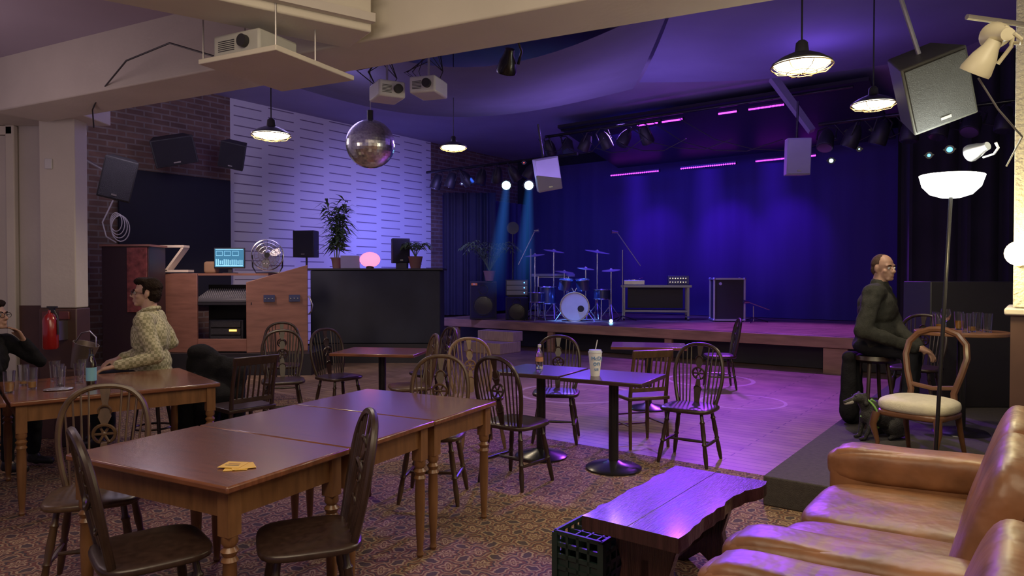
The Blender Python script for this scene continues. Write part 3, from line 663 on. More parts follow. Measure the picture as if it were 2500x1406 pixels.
wb=thing('water_bottle','clear plastic soft drink bottle with red and yellow label','bottle',(.235,5.95,.75))
B().turn((0,0,0),(0,0,.21),[(0,.028),(.05,.032),(.4,.030),(.65,.032),(.8,.02),(.88,.012),(.93,.012)],20).done('bottle_body',M('clear_plastic',(.92,.95,.97),.05,trans=1),wb)
B().cyl((0,0,.196),(0,0,.218),.0145,n=14).done('cap',whitep,wb)
B().cyl((0,0,.075),(0,0,.11),.0325,n=20,caps=False).done('bottle_label',M('red_yellow_label',(.5,.22,.10),.5),wb)
rt=thing('bar_table','round wooden bar table crowded with glasses','table',(3.88,6.0,.2))
B().cyl((0,0,.85),(0,0,.88),.36,n=40).done('table_top',M('round_table_top',(.22,.10,.05),.35,var=.2),rt,bevel=.006)
B().cyl((0,0,.03),(0,0,.85),.035).done('pedestal',blackg,rt)
B().turn((0,0,0),(0,0,.05),[(0,.22),(.4,.2),(1,.04)],28).done('base',blackg,rt)
for x,y,b_ in ((3.66,5.95,.4),(3.8,5.82,0),(3.9,5.9,.3),(4.0,5.85,0),(4.05,6.05,0),(3.74,6.12,0),(3.95,6.15,.5)): glass(x,y,1.08,'pint glass part full of beer' if b_ else 'empty pint glass on the bar table',b_,.16)
wg=thing('wine_glass','stemmed wine glass on the bar table','glass',(3.64,5.84,1.08))
B().turn((0,0,0),(0,0,.2),[(0,.035),(.02,.03),(.04,.005),(.45,.005),(.55,.03),(.75,.042),(1,.032),(1,.03),(.75,.039),(.55,.02),(.5,0)],20).done('glass_body',glassm,wg)
# ---------------------------------------------------------------- booth & sound desk
bo=thing('dj_booth','long black cloth-fronted booth counter','counter',(-2.46,12.9,.34))
B().box((0,0,.66),(2.34,.75,1.32)).done('booth_front',boothm,bo,bevel=.02)
B().box((0,0,1.34),(2.44,.8,.035)).done('counter_top',blackm,bo,bevel=.008)
zt=.34+1.358
def leafmesh(g,p,d,l,w,droop=.4):
    d=Vector(d).normalized(); s=d.cross(Vector((0,0,1)));
    if s.length<.1: s=Vector((1,0,0))
    s.normalize(); a=Vector(p); m=a+d*l*.45+Vector((0,0,l*.05)); e=a+d*l-Vector((0,0,l*droop))
    g.face([a,m+s*w,e,m-s*w])
def bamboo(loc,h,label,nst=6):
    t=thing('potted_bamboo',label,'plant',loc); B().turn((0,0,0),(0,0,.2),[(0,.07),(.9,.1),(.9,.11),(1,.11),(1,.09),(.9,0)],20).done('pot',terrac,t)
    g=B(); g2=B(); random.seed(11)
    for i in range(nst):
        a=i*1.6; bx,by=.03*math.cos(a),.03*math.sin(a); tx,ty=.16*math.cos(a),.1*math.sin(a); hh=h*random.uniform(.7,1)
        g.cyl((bx,by,.18),(tx,ty,hh),.009,.004,6)
        for k in range(60):
            f=.15+.85*k/60; z=.18+(hh-.18)*f; px_=bx+(tx-bx)*f; py_=by+(ty-by)*f; an=random.uniform(0,2*pi)
            leafmesh(g2,(px_,py_,z),(math.cos(an),math.sin(an),random.uniform(-.1,.6)),random.uniform(.20,.38),.028,random.uniform(.1,.5))
    g.done('stem',M('bamboo_stem',(.15,.2,.07),.5),t); g2.done('foliage',leafm,t,flat=True); return t
bamboo((-3.22,12.8,zt),1.33,'tall bamboo plant in a clay pot on the booth')
def palm(loc,h,spread,n,label):
    t=thing('potted_palm',label,'plant',loc); B().turn((0,0,0),(0,0,.22),[(0,.09),(.9,.13),(1,.14),(1,.11),(.9,0)],20).done('pot',terrac,t)
    g=B(); random.seed(n)
    for i in range(n):
        a=i*2*pi/n+random.uniform(-.2,.2); L_=[]; sp=spread*random.uniform(.7,1); hh=h*random.uniform(.75,1)
        for k in range(9): f=k/8; L_.append(Vector((sp*f*math.cos(a),sp*f*math.sin(a),.2+hh*math.sin(f*2.1)/1.0*.9)))
        g.tube(L_,.006,4)
        for k in range(2,9):
            for s in (-1,1):
                dr=(L_[k]-L_[k-1]).normalized()*.6+Vector((-math.sin(a),math.cos(a),0))*s
                leafmesh(g,L_[k],dr,.22*(1.1-k/14),.02,.35)
    g.done('fronds',leafm,t,flat=True); return t
palm((-1.78,12.85,zt),.3,.28,10,'small leafy palm in a pot on the booth')
def speaker(name,label,loc,rz,w,h,d,mat=spk,rot=None,cones=True,group=None,front=grille):
    s=thing(name,label,'speaker',loc,rz,group,rot)
    B().prism([(-w/2,0,0),(w/2,0,0),(w*.36,d,0),(-w*.36,d,0)],(0,0,h)).done('cabinet',mat,s,bevel=.012)
    B().box((0,-.006,h*.5),(w*.92,.014,h*.92)).done('grille',front,s,bevel=.004)
    if cones:
        g=B(); g.ring((0,-.016,h*.36),w*.36,.006,(pi/2,0,0),28); g.turn((0,-.013,h*.36),(0,-.02,h*.36),[(0,w*.33),(1,w*.1)],24); g.done('woofer',blackg,s)
        g=B(); g.ring((0,-.016,h*.78),w*.17,.005,(pi/2,0,0),20,6); g.done('horn',blackg,s)
    else: B().box((0,-.016,h*.12),(w*.16,.006,h*.04)).done('badge',steel,s)
    return s
s1=speaker('monitor_speaker','black monitor speaker on a tall stand',(-4.03,13.45,0),math.radians(-15),.46,.52,.3,cones=False)
for c in kids(s1): c.location.z=1.92
B().cyl((0,.12,.0),(0,.12,1.93),.02).done('stand',blackg,s1); B().cyl((0,.12,0),(0,.12,.03),.15).done('base',blackg,s1)
speaker('monitor_speaker','small black speaker standing on the booth',(-2.05,12.9,zt+.1),math.radians(25),.34,.46,.26,cones=False)
B().box((-2.05,13.0,zt+.05),(.2,.2,.1)).done('speaker_block',blackm,label='small black block under the booth speaker',cat='block')
lp=thing('laptop','open laptop seen from behind on the booth','laptop',(-2.95,12.7,zt),math.radians(10))
B().box((0,.12,.01),(.34,.24,.018)).done('keyboard_base',steel,lp,bevel=.004); B().box((0,-.02,.12),(.34,.012,.23),(.2,0,0)).done('laptop_lid',M('lavender_lid',(.45,.42,.65),.4,metal=.3),lp,bevel=.004)
pk=thing('table_lamp','small table lamp glowing pink and red','lamp',(-2.60,12.75,zt))
B().sph((0,0,.16),(.19,.12,.14),20).done('lamp_shade',M('pink_glow',(1,.4,.4),.5,emit=(1,.20,.38),estr=1.7),pk); B().cyl((0,0,0),(0,0,.05),.07).done('base',blackm,pk)
sd=thing('sound_desk','reddish plywood sound desk with angled side panels','desk',(-4.5,11.1,.34))
B().prism([(.30,-.1,0),(1.17,.25,0),(1.17,.25,1.40),(.30,-.1,1.12)],(-.02,.05,0)).done('side_panel',panelw,sd,bevel=.008)
B().prism([(-1.15,0,0),(-.48,-.1,0),(-.48,-.1,1.26),(-1.15,0,1.26)],(.0,.05,0)).done('side_panel',panelw,sd,bevel=.008)
B().box((-.1,-.05,.12),(.9,.04,.2)).done('front_board',panelw,sd,bevel=.006)
B().box((-.1,.35,.78),(.95,.85,.04)).done('desk_top',blackm,sd)
B().box((-.25,.35,1.245),(1.66,.5,.035)).done('shelf',panelw,sd)
B().box((-.1,.6,.55),(.98,.04,1.05)).done('back_panel',blackm,sd)
skp=M('blue_socket_plate',(.03,.04,.12),.4)
for x in (.62,.98):
    B().box((x,.02+(x-.62)*.4,.86),(.17,.03,.11),(0,0,.38)).done('socket_plate',skp,sd)
    for k in (-.05,0,.05): B().cyl((x+k,.0+(x-.62)*.4+k*.4,.86),(x+k+.01,-.025+(x-.62)*.4+k*.4,.86),.009,n=10).done('socket',steel,sd)
B().tube([(1.2,.2,.9),(1.28,.15,.75),(1.26,.15,.65),(1.2,.2,.6)],.012).done('handle',steel,sd)
mx=thing('mixing_console','sloped audio mixing console covered in faders and knobs','mixer',(-4.6,11.3,1.145))
B().prism([(-.42,-.26,0),(-.42,.26,0),(-.42,.26,.2),(-.42,-.26,.05)],(.84,0,0)).done('console_body',M('grey_console',(.09,.09,.10),.4),mx,bevel=.008)
g=B(); 
for i in range(24):
    x=-.38+i*.76/23
    for j in range(8):
        y=-.22+j*.06; z=.06+(y+.26)*.288; g.cyl((x,y,z-.002),(x,y,z+.014),.007,n=6)
g.done('knobs',M('grey_knob',(.3,.3,.32),.4),mx,kind='stuff')
rk=thing('equipment_rack','black rack equipment with small orange display','rack',(-4.6,11.38,.345))
B().box((0,0,.26),(.55,.38,.5)).done('rack_case',blackm,rk,bevel=.008)
for k in range(4): B().box((0,-.2,.08+.12*k),(.48,.02,.1)).done('rack_unit',grille,rk,bevel=.003)
B().box((.12,-.215,.34),(.12,.006,.03)).done('display',M('orange_display',(1,.4,.1),.4,emit=(1,.4,.08),estr=3),rk)
mn=thing('computer_monitor','flat monitor showing audio mixing software','monitor',(-4.66,11.5,1.603),0.05)
B().box((0,0,.25),(.5,.03,.34)).done('screen_housing',blackm,mn,bevel=.006)
B().box((0,-.017,.255),(.47,.004,.30)).done('screen',M('screen_glow',(.02,.08,.14),.3,emit=(.03,.14,.25),estr=1.0),mn)
g=B(); random.seed(2)
for i in range(14): g.box((-.21+i*.032,-.02,.18),(.014,.002,.06+.05*random.random()))
for i in range(3):
    g.box((-.16+i*.13,-.02,.365),(.1,.002,.006)); g.box((-.16+i*.13,-.02,.29),(.1,.002,.006)); g.box((-.21+i*.13,-.02,.327),(.004,.002,.07)); g.box((-.11+i*.13,-.02,.327),(.004,.002,.07))
g.box((0,-.02,.395),(.44,.002,.012)); g.box((0,-.02,.125),(.44,.002,.016)); g.done('screen_graphic',M('screen_ui',(.3,.7,.9),.3,emit=(.2,.6,.85),estr=.9),mn)
g=B(); g.box((0,.03,.05),(.06,.04,.12)); g.box((0,.03,.006),(.2,.16,.012)); g.done('stand',blackm,mn)
fn=thing('desk_fan','round metal floor fan with wire cage','fan',(-4.02,11.45,1.603),.25)
g=B()
for r_ in (.25,.2,.14,.08): g.ring((0,-.05 if r_<.24 else 0,.30),r_,.004 if r_<.24 else .010,(pi/2,0,0),36,5)
for k in range(20):
    a=k*2*pi/20; g.tube([(.04*math.cos(a),-.06,.3+.04*math.sin(a)),(.15*math.cos(a),-.055,.3+.15*math.sin(a)),(.25*math.cos(a),0,.3+.25*math.sin(a)),(.15*math.cos(a),.07,.3+.15*math.sin(a))],.003,4)
g.done('cage',chrome,fn)
for k in range(3):
    g=B()
    a=k*2*pi/3+.4; u=Vector((math.cos(a),0,math.sin(a))); v=Vector((-math.sin(a),0,math.cos(a))); c=Vector((0,0,.3))
    g.prism([c+u*.04-v*.03+Vector((0,-.01,0)),c+u*.12-v*.07+Vector((0,-.02,0)),c+u*.21-v*.05+Vector((0,-.02,0)),c+u*.215+v*.04+Vector((0,.02,0)),c+u*.12+v*.05+Vector((0,.02,0)),c+u*.04+v*.02],(0,.004,0))
    g.done('blade',steel,fn)
B().cyl((0,-.04,.3),(0,.12,.3),.045,.06,16).done('motor',blackg,fn)
B().tube([(-.24,.03,.3),(-.23,.03,.1),(-.18,.03,.01),(.18,.03,.01),(.23,.03,.1),(.24,.03,.3)],.012,8).done('stand',blackg,fn)
ct=thing('tall_cabinet','tall glossy dark red cabinet with black side','cabinet',(-5.72,10.55,0))
B().box((0,0,1.0),(.7,.5,2.0)).done('cabinet_body',M('dark_maroon_paint',(.03,.014,.016),.4),ct,bevel=.01)
B().box((.18,-.255,1.5),(.3,.02,.96)).done('cabinet_door',M('glossy_red_wood',(.2,.045,.035),.18,var=.5,scale=12,coat=.5),ct,bevel=.005)
B().box((0,0,2.01),(.74,.54,.03)).done('cabinet_top',panelw,ct)
ls=thing('laptop_stand','pale wooden z-shaped laptop stand','stand',(-5.36,11.15,1.66)); ls.scale=(.86,.8,1.12)
g=B(); g.box((0.02,0,-.02),(.48,.25,.034)); g.box((0,0,.15),(.46,.25,.034),(0,-.80,0)); g.box((-.04,0,.33),(.44,.25,.034)); g.done('stand_frame',M('whitened_wood',(.70,.60,.48),.5,var=.1),ls)
B().sq((0,0,0),(.2,.2,.2),6).done('cardboard_box',M('brown_card',(.3,.18,.1),.8),loc=(-5.0,11.60,1.70),label='small brown cardboard box on the sound desk',cat='box')
B().box((.0,0,0),(.05,2.0,2.3)).done('black_wall_panel',M('black_felt',(.008,.010,.020),.8),loc=R(-12.15,6.3,2.2),rz=RZ,bevel=.01,label='large black panel fixed on the brick wall',cat='panel')
w1=speaker('wall_speaker','black loudspeaker tilted down beside the brick wall',(-5.55,9.7,2.62),0,.42,.58,.34,rot=(.25,.22,.5),cones=False)
B().tube([(0,.3,.3),(-.2,.5,.3),(-.45,.7,.35)],.02).done('bracket',steel,w1)
speaker('wall_speaker','large black loudspeaker mounted high on brick wall',(-5.5,11.5,3.38),0,.66,.45,.4,rot=(.3,-.25,.5),cones=False); speaker('wall_speaker','black loudspeaker mounted high beside the slotted wall',(-4.85,12.0,3.4),0,.42,.45,.35,rot=(.3,.2,.2),cones=False)
g=B(); random.seed(9)
for k in range(4): g.ring((-5.45+.02*k,9.6,2.30-.03*k),.08+.010*k,.007,(pi/2,0,.2*k),24,5,1.6)
g.tube([(-5.5,9.62,2.6),(-5.65,9.62,2.3),(-5.6,9.62,2.1),(-5.48,9.65,2.02)],.010); g.done('cable_coil',M('pale_cable',(.35,.33,.36),.5),label='coiled pale cables hanging below the loudspeaker',cat='cable')
fe=thing('fire_extinguisher','red fire extinguisher mounted on the wall','fire extinguisher',(-4.26,6.42,.88)); fe.scale=(.9,)*3
B().turn((0,0,0),(0,0,.4),[(0,.06),(.04,.072),(.75,.072),(.86,.05),(.93,.022),(1,.02)],24).done('cylinder_body',M('red_enamel',(.28,.012,.012),.25,coat=.5),fe)
g=B(); g.box((.02,0,.43),(.1,.025,.02)); g.box((.02,0,.4),(.05,.03,.05)); g.done('handle',blackm,fe); B().tube([(.03,0,.41),(.08,-.01,.33),(.085,-.01,.15)],.01).done('hose',blackm,fe)
B().box((0,.15,.18),(.06,.22,.2)).done('wall_bracket',steel,fe)
bk=thing('coal_bucket','brushed metal coal scuttle with handle','bucket',(-4.02,6.45,.70),rot=(0,.3,0)); 
B().turn((0,0,0),(0,0,.24),[(0,.07),(1,.11),(1,.105),(.05,.065),(.05,0)],24).done('bucket_body',M('aged_metal',(.25,.2,.17),.4,metal=.8),bk); B().tube([(-.1,0,.22),(-.07,0,.32),(0,0,.36),(.07,0,.32),(.1,0,.22)],.006).done('handle',steel,bk)
B().box((-3.96,6.45,.35),(.4,.30,.70)).done('side_cabinet',dado,bevel=.01,label='low dark cabinet against the column',cat='cabinet')
B().box((0,0,0),(.07,.02,.1)).done('wall_switch',whitep,loc=(-4.40,6.63,2.62),bevel=.006,label='small white switch plate on the column',cat='switch')
for i,x in enumerate((-4.42,-4.26)): B().box((0,0,0),(.1,.02,.075)).done('socket_plate',M('dark_red_plate',(.12,.03,.03),.4),loc=(x,6.62,1.18),bevel=.006,label='dark red socket plate on the dado',cat='socket')
# ---------------------------------------------------------------- pendants
def pendant(x,y,z,rr,top,label):
    t=thing('pendant_lamp',label,'lamp',(x,y,z),0,'caged pendant lamps')
    B().turn((0,0,0),(0,0,rr*.85),[(0,rr),(0.06,rr),(.28,rr*.72),(.45,rr*.4),(.5,rr*.24),(.9,rr*.2),(1,.02)],32).done('lamp_shade',enamel,t)
    B().turn((0,0,-rr*.22),(0,0,.008),[(0,0.0),(.1,rr*.45),(.5,rr*.85),(1,rr*.98)],32).done('diffuser',lampon,t)
    g=B(); g.ring((0,0,-.01),rr*1.03,.004,None,32,5); g.ring((0,0,-rr*.28),rr*.5,.003,None,24,5)
    for k in range(8):
        a=k*pi/4; g.tube([(rr*1.03*math.cos(a),rr*1.03*math.sin(a),-.01),(rr*.85*math.cos(a),rr*.85*math.sin(a),-rr*.22),(rr*.4*math.cos(a),rr*.4*math.sin(a),-rr*.3),(0,0,-rr*.31)],.003,4)
    g.done('wire_guard',gold,t)
    B().cyl((0,0,rr*.84),(0,0,top-z),.006,n=6).done('cord',blackm,t)
    ld=bpy.data.lights.new('pendant_light','SPOT'); ld.energy=62; ld.color=(1,.78,.50); ld.spot_size=2.7; ld.spot_blend=.6; ld.shadow_soft_size=rr*.7
    lo=bpy.data.objects.new('pendant_light',ld); COL.objects.link(lo); lo.location=(x,y,z-.09)
pendant(1.78,4.3,2.85,.175,HC,'lit caged pendant lamp with brass wire guard')
pendant(3.1,6.0,3.03,.175,HC,'lit black caged pendant lamp')
pendant(-2.24,6.5,2.87,.175,HC,'lit black dome pendant lamp')
pendant(-.78,9.3,3.27,.175,HC,'lit dome pendant lamp over the dance floor')
db=thing('disco_ball','mirrored disco ball hanging on a short chain','disco ball',(-1.52,7.5,2.97))
g=B(); g.sph((0,0,0),.26,52); g.done('mirror_ball',M('mirror_tiles',(.80,.78,.86),.2,metal=.92,var=.3,scale=40),db,flat=True)
B().cyl((0,0,.25),(0,0,.36),.035).done('motor',blackm,db); B().cyl((0,0,.36),(0,0,HC-2.97),.005,n=6).done('chain',steel,db)
fl=thing('floor_lamp','tall floor lamp with glowing glass bowl shade','floor lamp',(2.74,4.5,.2))
B().turn((0,0,0),(0,0,.03),[(0,.13),(1,.12)],28).done('base',blackg,fl); B().cyl((0,0,.03),(.09,0,1.86),.012).done('pole',blackg,fl)
B().turn((.09,0,1.86),(.095,0,2.0),[(0,.06),(.15,.12),(.5,.165),(1,.185),(1,.175),(.5,.155),(.2,.1),(.1,0)],32).done('lamp_shade',bowlon,fl)
gl=thing('wall_lamp','glowing yellow globe wall light on the column','lamp',R(-.08,4.82,1.68),RZ)
B().sph((0,0,0),.07,20).done('globe',bulbon,gl); B().cyl((0,0,-.03),(0,.18,-.06),.018).done('bracket',gold,gl)
pa_=speaker('hanging_loudspeaker','large dark grey loudspeaker hung tilted from the ceiling',(2.86,4.6,2.55),0,.40,.46,.36,greyspk,rot=(.45,-.35,-.25),cones=False,front=M('grey_grille',(.03,.03,.029),.6,metal=.2,bump=.3,bscale=200))
B().tube([(0,.2,.44),(0,.3,.8),(0,.4,1.2)],.015).done('bracket',steel,pa_)
def cspot(x,y,z,rot,label,mat=creamp,s=1):
    t=thing('spotlight',label,'spotlight',(x,y,z),rot=rot); t.scale=(s,)*3
    B().turn((0,0,0),(0,0,.2),[(0,.085),(.1,.088),(.5,.07),(.8,.045),(1,.04)],24).done('lamp_housing',mat,t); B().cyl((0,0,.01),(0,0,.02),.078,n=24).done('lens',lensm,t)
    B().tube([(.09,0,.09),(.1,0,.2),(.06,0,.27),(0,0,.28)],.012).done('bracket',mat,t)
cspot(1.98,3.0,2.42,(.5,.35,0),'cream spotlight aimed downwards',s=.72); cspot(2.06,3.0,2.58,(1.9,.6,0),'cream spotlight on the same bracket',s=.65); cspot(2.98,4.55,2.35,(1.2,.9,0),'silver spotlight on a bar',steel,.65)
B().tube([(1.98,3.05,2.68),(2.3,3.1,2.66),(2.75,3.2,2.62)],.012).done('mounting_bar',steel,label='short metal bar holding cream spotlights',cat='bar')
B().tube([(2.0,3.0,2.40),(2.12,3.05,2.28),(2.3,3.15,2.18),(2.55,3.6,2.12)],.004).done('hanging_cable',M('grey_cable',(.15,.15,.15),.5),label='thin cable sagging from spotlights',cat='cable')
# ---------------------------------------------------------------- projector on hung board, white fixtures
hb=thing('hanging_shelf','white board shelf hung from the ceiling on rods','shelf',(-1.40,4.21,2.79),math.radians(-26))
B().box((0,0,0),(.60,.66,.03)).done('shelf_board',white,hb,bevel=.005)
for x in (-.28,.28):
    for y in (-.31,.0): B().cyl((x,y,0),(x,y,.66),.005,n=6).done('rod',steel,hb)
def projector(loc,rz,label,w=.34,d=.28,h=.11,mat=whitep):
    p=thing('projector',label,'projector',loc,rz)
    B().box((0,0,h/2),(w,d,h)).done('projector_body',mat,p,bevel=.015)
    B().cyl((w*.2,-d/2-.03,h*.5),(w*.2,-d/2+.01,h*.5),.035,n=20).done('lens_ring',blackm,p)
    g=B()
    for k in range(6): g.box((-w*.2,-d/2-.001,h*.25+k*.011),(w*.35,.004,.004))
    g.done('vent',blackm,p); return p
projector((-1.50,4.10,2.806),math.radians(-26),'white projector sitting on a hanging shelf',.36,.3,.13,M('offwhite_plastic',(.4,.4,.38),.45))
for x,y,z,rz in ((-1.0,5.6,2.96,.5),(-.66,5.55,2.98,-.3)):
    p=projector((x,y,z),rz,'white effects light box hung under the beam',.22,.26,.13); B().tube([(0,0,.13),(0,0,.3),(0.02,0,.42),(.02,0,1.9)],.01).done('bracket',steel,p)
    g=B(); random.seed(int(x*100))
    for k in range(5): g.tube([(-.08,.05,.12),(random.uniform(-.25,-.1),.05,.22),(random.uniform(-.1,.1),.06,.3+.05*k),(.1,.05,.2),(.06,.05,.12)],.004,5)
    g.done('cable',blackm,p)
B().tube([(-3.65,6.1,2.85),(-3.6,6.0,2.98),(-3.3,5.6,3.02),(-2.7,4.9,3.06),(-2.2,4.5,3.05),(-1.75,4.2,2.86)],.006).done('ceiling_cable',blackm,label='black cable running under the beam',cat='cable')
# ---------------------------------------------------------------- lighting bars and lanterns
def bar(p,q,label): B().cyl(p,q,.03,n=10).done('lighting_bar',blackg,label=label,cat='bar',group='lighting bars')
bar(R(-10.8,11.2,3.85),R(-6.9,11.2,3.85),'black lighting bar at the side of the stage'); bar(R(-7.9,11.6,4.35),R(-5.4,11.6,4.35),'black lighting bar above the stage edge'); bar(R(-2.6,11.0,3.8),R(.6,11.0,3.8),'black lighting bar near the wing curtain')
bar(R(-8.0,12.35,4.62),R(-2.4,12.35,4.62),'black bar holding magenta diode lights')
pcn=thing('stage_lantern','black stage lantern clamped on a bar','stage light',(0,0,0),0,'stage lanterns')
B().turn((0,0,-.16),(0,0,.16),[(0,.11),(.05,.12),(.6,.11),(.85,.08),(1,.05)],20).done('lantern_housing',blackm,pcn)
B().cyl((0,0,-.165),(0,0,-.15),.1,n=20).done('lens',lensm,pcn)
B().tube([(-.13,0,0),(-.13,0,.18),(0,0,.24),(.13,0,.18),(.13,0,0)],.012).done('yoke',blackm,pcn)
random.seed(4); first=True
for a,b,z,n in ((-10.5,11.2,3.62,7),(-7.8,11.6,4.12,6),(-2.5,11.0,3.57,8)):
    for i in range(n):
        l=R(a+i*(.42 if n<8 else .36),b,z); ro=(random.uniform(.1,.6),random.uniform(-.3,.3),random.uniform(0,6))
        if first: pcn.location=l; pcn.rotation_euler=ro; first=False
        else: dup(pcn,l,rot=ro)
def lit(px,py,d,mat,r,label):
    x=(px-1250)/1700*d; z=1.55-(py-675)*d/1700
    t=thing('lit_stage_light',label,'stage light',(x,d,z),group='lit stage lights')
    B().turn((0,0,-.02),(0,0,.2),[(0,r*1.25),(.6,r*1.1),(1,r*.6)],20).done('lantern_housing',blackg,t); B().sph((0,0,-.01),(r,r,r*.35),20).done('lens',mat,t)
    t.rotation_euler=Vector((-x,-d,1.2-z)).to_track_quat('-Z','Y').to_euler()
    B().tube([(-r*1.4,0,.05),(-r*1.4,0,.2),(0,0,.3),(r*1.4,0,.2),(r*1.4,0,.05)],.01).done('yoke',blackg,t)
for q in ((1236,453,13,blueon,.085,'round spotlight shining bright blue-white'),(1291,453,12.6,blueon,.085,'round spotlight shining bright blue-white'),(2027,393,10.4,blueon,.04,'small stage light shining blue'),(2095,365,10.2,blueon,.03,'small stage light shining blue'),(2265,380,9.2,bluedim,.035,'small blue diode light'),(2315,366,9.1,bluedim,.045,'small blue diode light'),(1128,449,15,blueon,.03,'tiny white stage light'),(1279,398,12.8,redled,.03,'small red indicator light'),(2065,322,10.3,redled,.025,'small red indicator light'),(2126,318,10.2,redled,.025,'small red indicator light')): lit(*q)
h1=speaker('hanging_speaker','pale loudspeaker hung from the lighting bar',(.56,10,2.78),0,.36,.47,.3,whspk,rot=(.15,-.2,.2),front=whspk,cones=False); B().cyl((0,.15,.45),(0,.15,.95),.015).done('bracket',blackg,h1)
h2=speaker('hanging_speaker','pale loudspeaker hung above the stage edge',(3.9,9.5,2.93),0,.32,.5,.3,whspk,rot=(.1,0,-.1),front=whspk,cones=False); B().cyl((0,.15,.48),(0,.15,1.0),.015).done('bracket',blackg,h2)
cs=cspot(-.05,6.0,3.3,(.6,.2,0),'small black effects light',blackg)
g=B(); random.seed(21)
for k in range(7):
    a0=-8+k*.5; p=R(a0,11.5,4.3); q=R(a0+.8+.3*k,11.3,4.2-.1*k); m=(p+q)/2-Vector((0,0,.25+.1*random.random())); g.tube([p,(p+m)/2-Vector((0,0,.1)),m,(q+m)/2-Vector((0,0,.1)),q],.008,5)
for k in range(5):
    a0=-2.4+k*.4; p=R(a0,11,3.8); q=R(a0+.7,11,3.8); m=(p+q)/2-Vector((0,0,.3)); g.tube([p,(p+m)/2-Vector((0,0,.08)),m,(q+m)/2-Vector((0,0,.08)),q],.008,5)
g.done('swagged_cables',blackm,label='tangle of black cables looped along the lighting bars',cat='cable',kind='stuff')
# light shafts in haze imitated by self-glowing volume cones under the stage lights
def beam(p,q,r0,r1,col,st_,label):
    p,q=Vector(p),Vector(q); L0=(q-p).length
    m=bpy.data.materials.new('painted_haze_glow'); m.use_nodes=True; N=m.node_tree.nodes; L=m.node_tree.links; N.remove(N['Principled BSDF'])
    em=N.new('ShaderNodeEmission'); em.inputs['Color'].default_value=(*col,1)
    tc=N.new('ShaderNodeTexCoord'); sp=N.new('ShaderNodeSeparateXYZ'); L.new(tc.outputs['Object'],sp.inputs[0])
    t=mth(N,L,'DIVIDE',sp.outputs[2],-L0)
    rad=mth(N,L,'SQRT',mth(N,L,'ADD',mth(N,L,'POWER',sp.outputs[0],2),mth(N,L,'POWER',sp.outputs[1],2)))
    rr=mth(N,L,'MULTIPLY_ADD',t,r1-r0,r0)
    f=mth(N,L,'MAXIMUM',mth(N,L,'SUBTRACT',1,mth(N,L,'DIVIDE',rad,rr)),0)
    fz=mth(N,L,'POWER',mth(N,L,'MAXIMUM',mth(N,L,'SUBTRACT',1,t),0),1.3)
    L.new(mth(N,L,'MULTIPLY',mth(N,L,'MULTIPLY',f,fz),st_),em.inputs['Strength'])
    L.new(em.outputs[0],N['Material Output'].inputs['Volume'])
    g=B(); g.cyl((0,0,0),(0,0,-L0),r0,r1,20); o=g.done('painted_beam',m,label=label,cat='light beam',kind='stuff',group='glowing cones imitating shafts of stage light')
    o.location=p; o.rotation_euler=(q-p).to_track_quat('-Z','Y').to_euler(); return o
beam((-.107,12.9,3.18),(-.35,13.2,1.15),.08,.28,(.04,.22,1),1.6,'narrow blue glowing cone imitating a spotlight shaft in haze')
beam((.304,12.5,3.14),(.20,12.8,1.15),.08,.28,(.04,.22,1),1.6,'narrow blue glowing cone imitating a spotlight shaft in haze')
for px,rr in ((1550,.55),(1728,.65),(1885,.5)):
    a=pxa(px,15.05); beam(R(a,15.1,3.95),R(a-.1,15.35,.9),.38,rr,(.06,.01,1),.30,'broad violet-blue glowing cone imitating a haze shaft under a diode bar')
# ---------------------------------------------------------------- stage gear (deck z=.6)
Z=.6
def W(px,d,z=Z): return Vector(((px-1250)/1700*d,d,z))
kd=thing('bass_drum','bass drum with pale front head and mounted toms','drum',W(1402,14.9),-.05)
B().turn((0,-.2,.31),(0,.2,.31),[(0,.31),(1,.31)],36).done('drum_shell',drumred,kd)
B().turn((0,-.215,.31),(0,-.2,.31),[(0,0),(0,.285),(1,.29)],36).done('drum_head',drumhd,kd)
g=B(); g.ring((0,-.205,.31),.305,.014,(pi/2,0,0),40); g.done('hoop',chrome,kd)
B().turn((.13,-.222,.27),(.13,-.214,.27),[(0,.07),(1,.07)],20).done('port_hole',blackm,kd)
for s in (-1,1):
    B().turn((s*.2,.0,.66),(s*.17,-.03,.88),[(0,.145),(1,.145)],28).done('tom',drumred,kd); g=B(); g.ring((s*.17,-.03,.885),.15,.01,(.1,0,0),28); g.cyl((0,0,.6),(s*.1,0,.8),.014); g.done('tom_mount',chrome,kd)
    B().cyl((s*.27,-.1,.2),(s*.42,-.25,.0),.012).done('spur',chrome,kd)
for px,d,h,r,lab in ((1335,15.3,.72,.2,'floor tom with chrome rims and legs'),(1470,15.2,.66,.18,'snare drum on a chrome stand'),(1310,15.0,.60,.17,'small floor tom with chrome legs')):
    t=thing('side_drum',lab,'drum',W(px,d)); hh=.36 if r>.19 else .2
    B().cyl((0,0,h-hh),(0,0,h),r,n=32).done('drum_shell',drumred,t); B().cyl((0,0,h),(0,0,h+.006),r*.97,n=32).done('drum_head',drumhd,t)
    g=B(); g.ring((0,0,h),r,.012); g.ring((0,0,h-hh),r,.012); g.done('hoop',chrome,t)
    for k in range(3): a=k*2.1+.3; B().tube([(r*.9*math.cos(a),r*.9*math.sin(a),h-hh*.6),(r*1.05*math.cos(a),r*1.05*math.sin(a),.1),(r*1.2*math.cos(a),r*1.2*math.sin(a),0)],.012).done('leg',chrome,t)
cymm=M('bright_cymbal',(.85,.82,.7),.35,metal=.6)
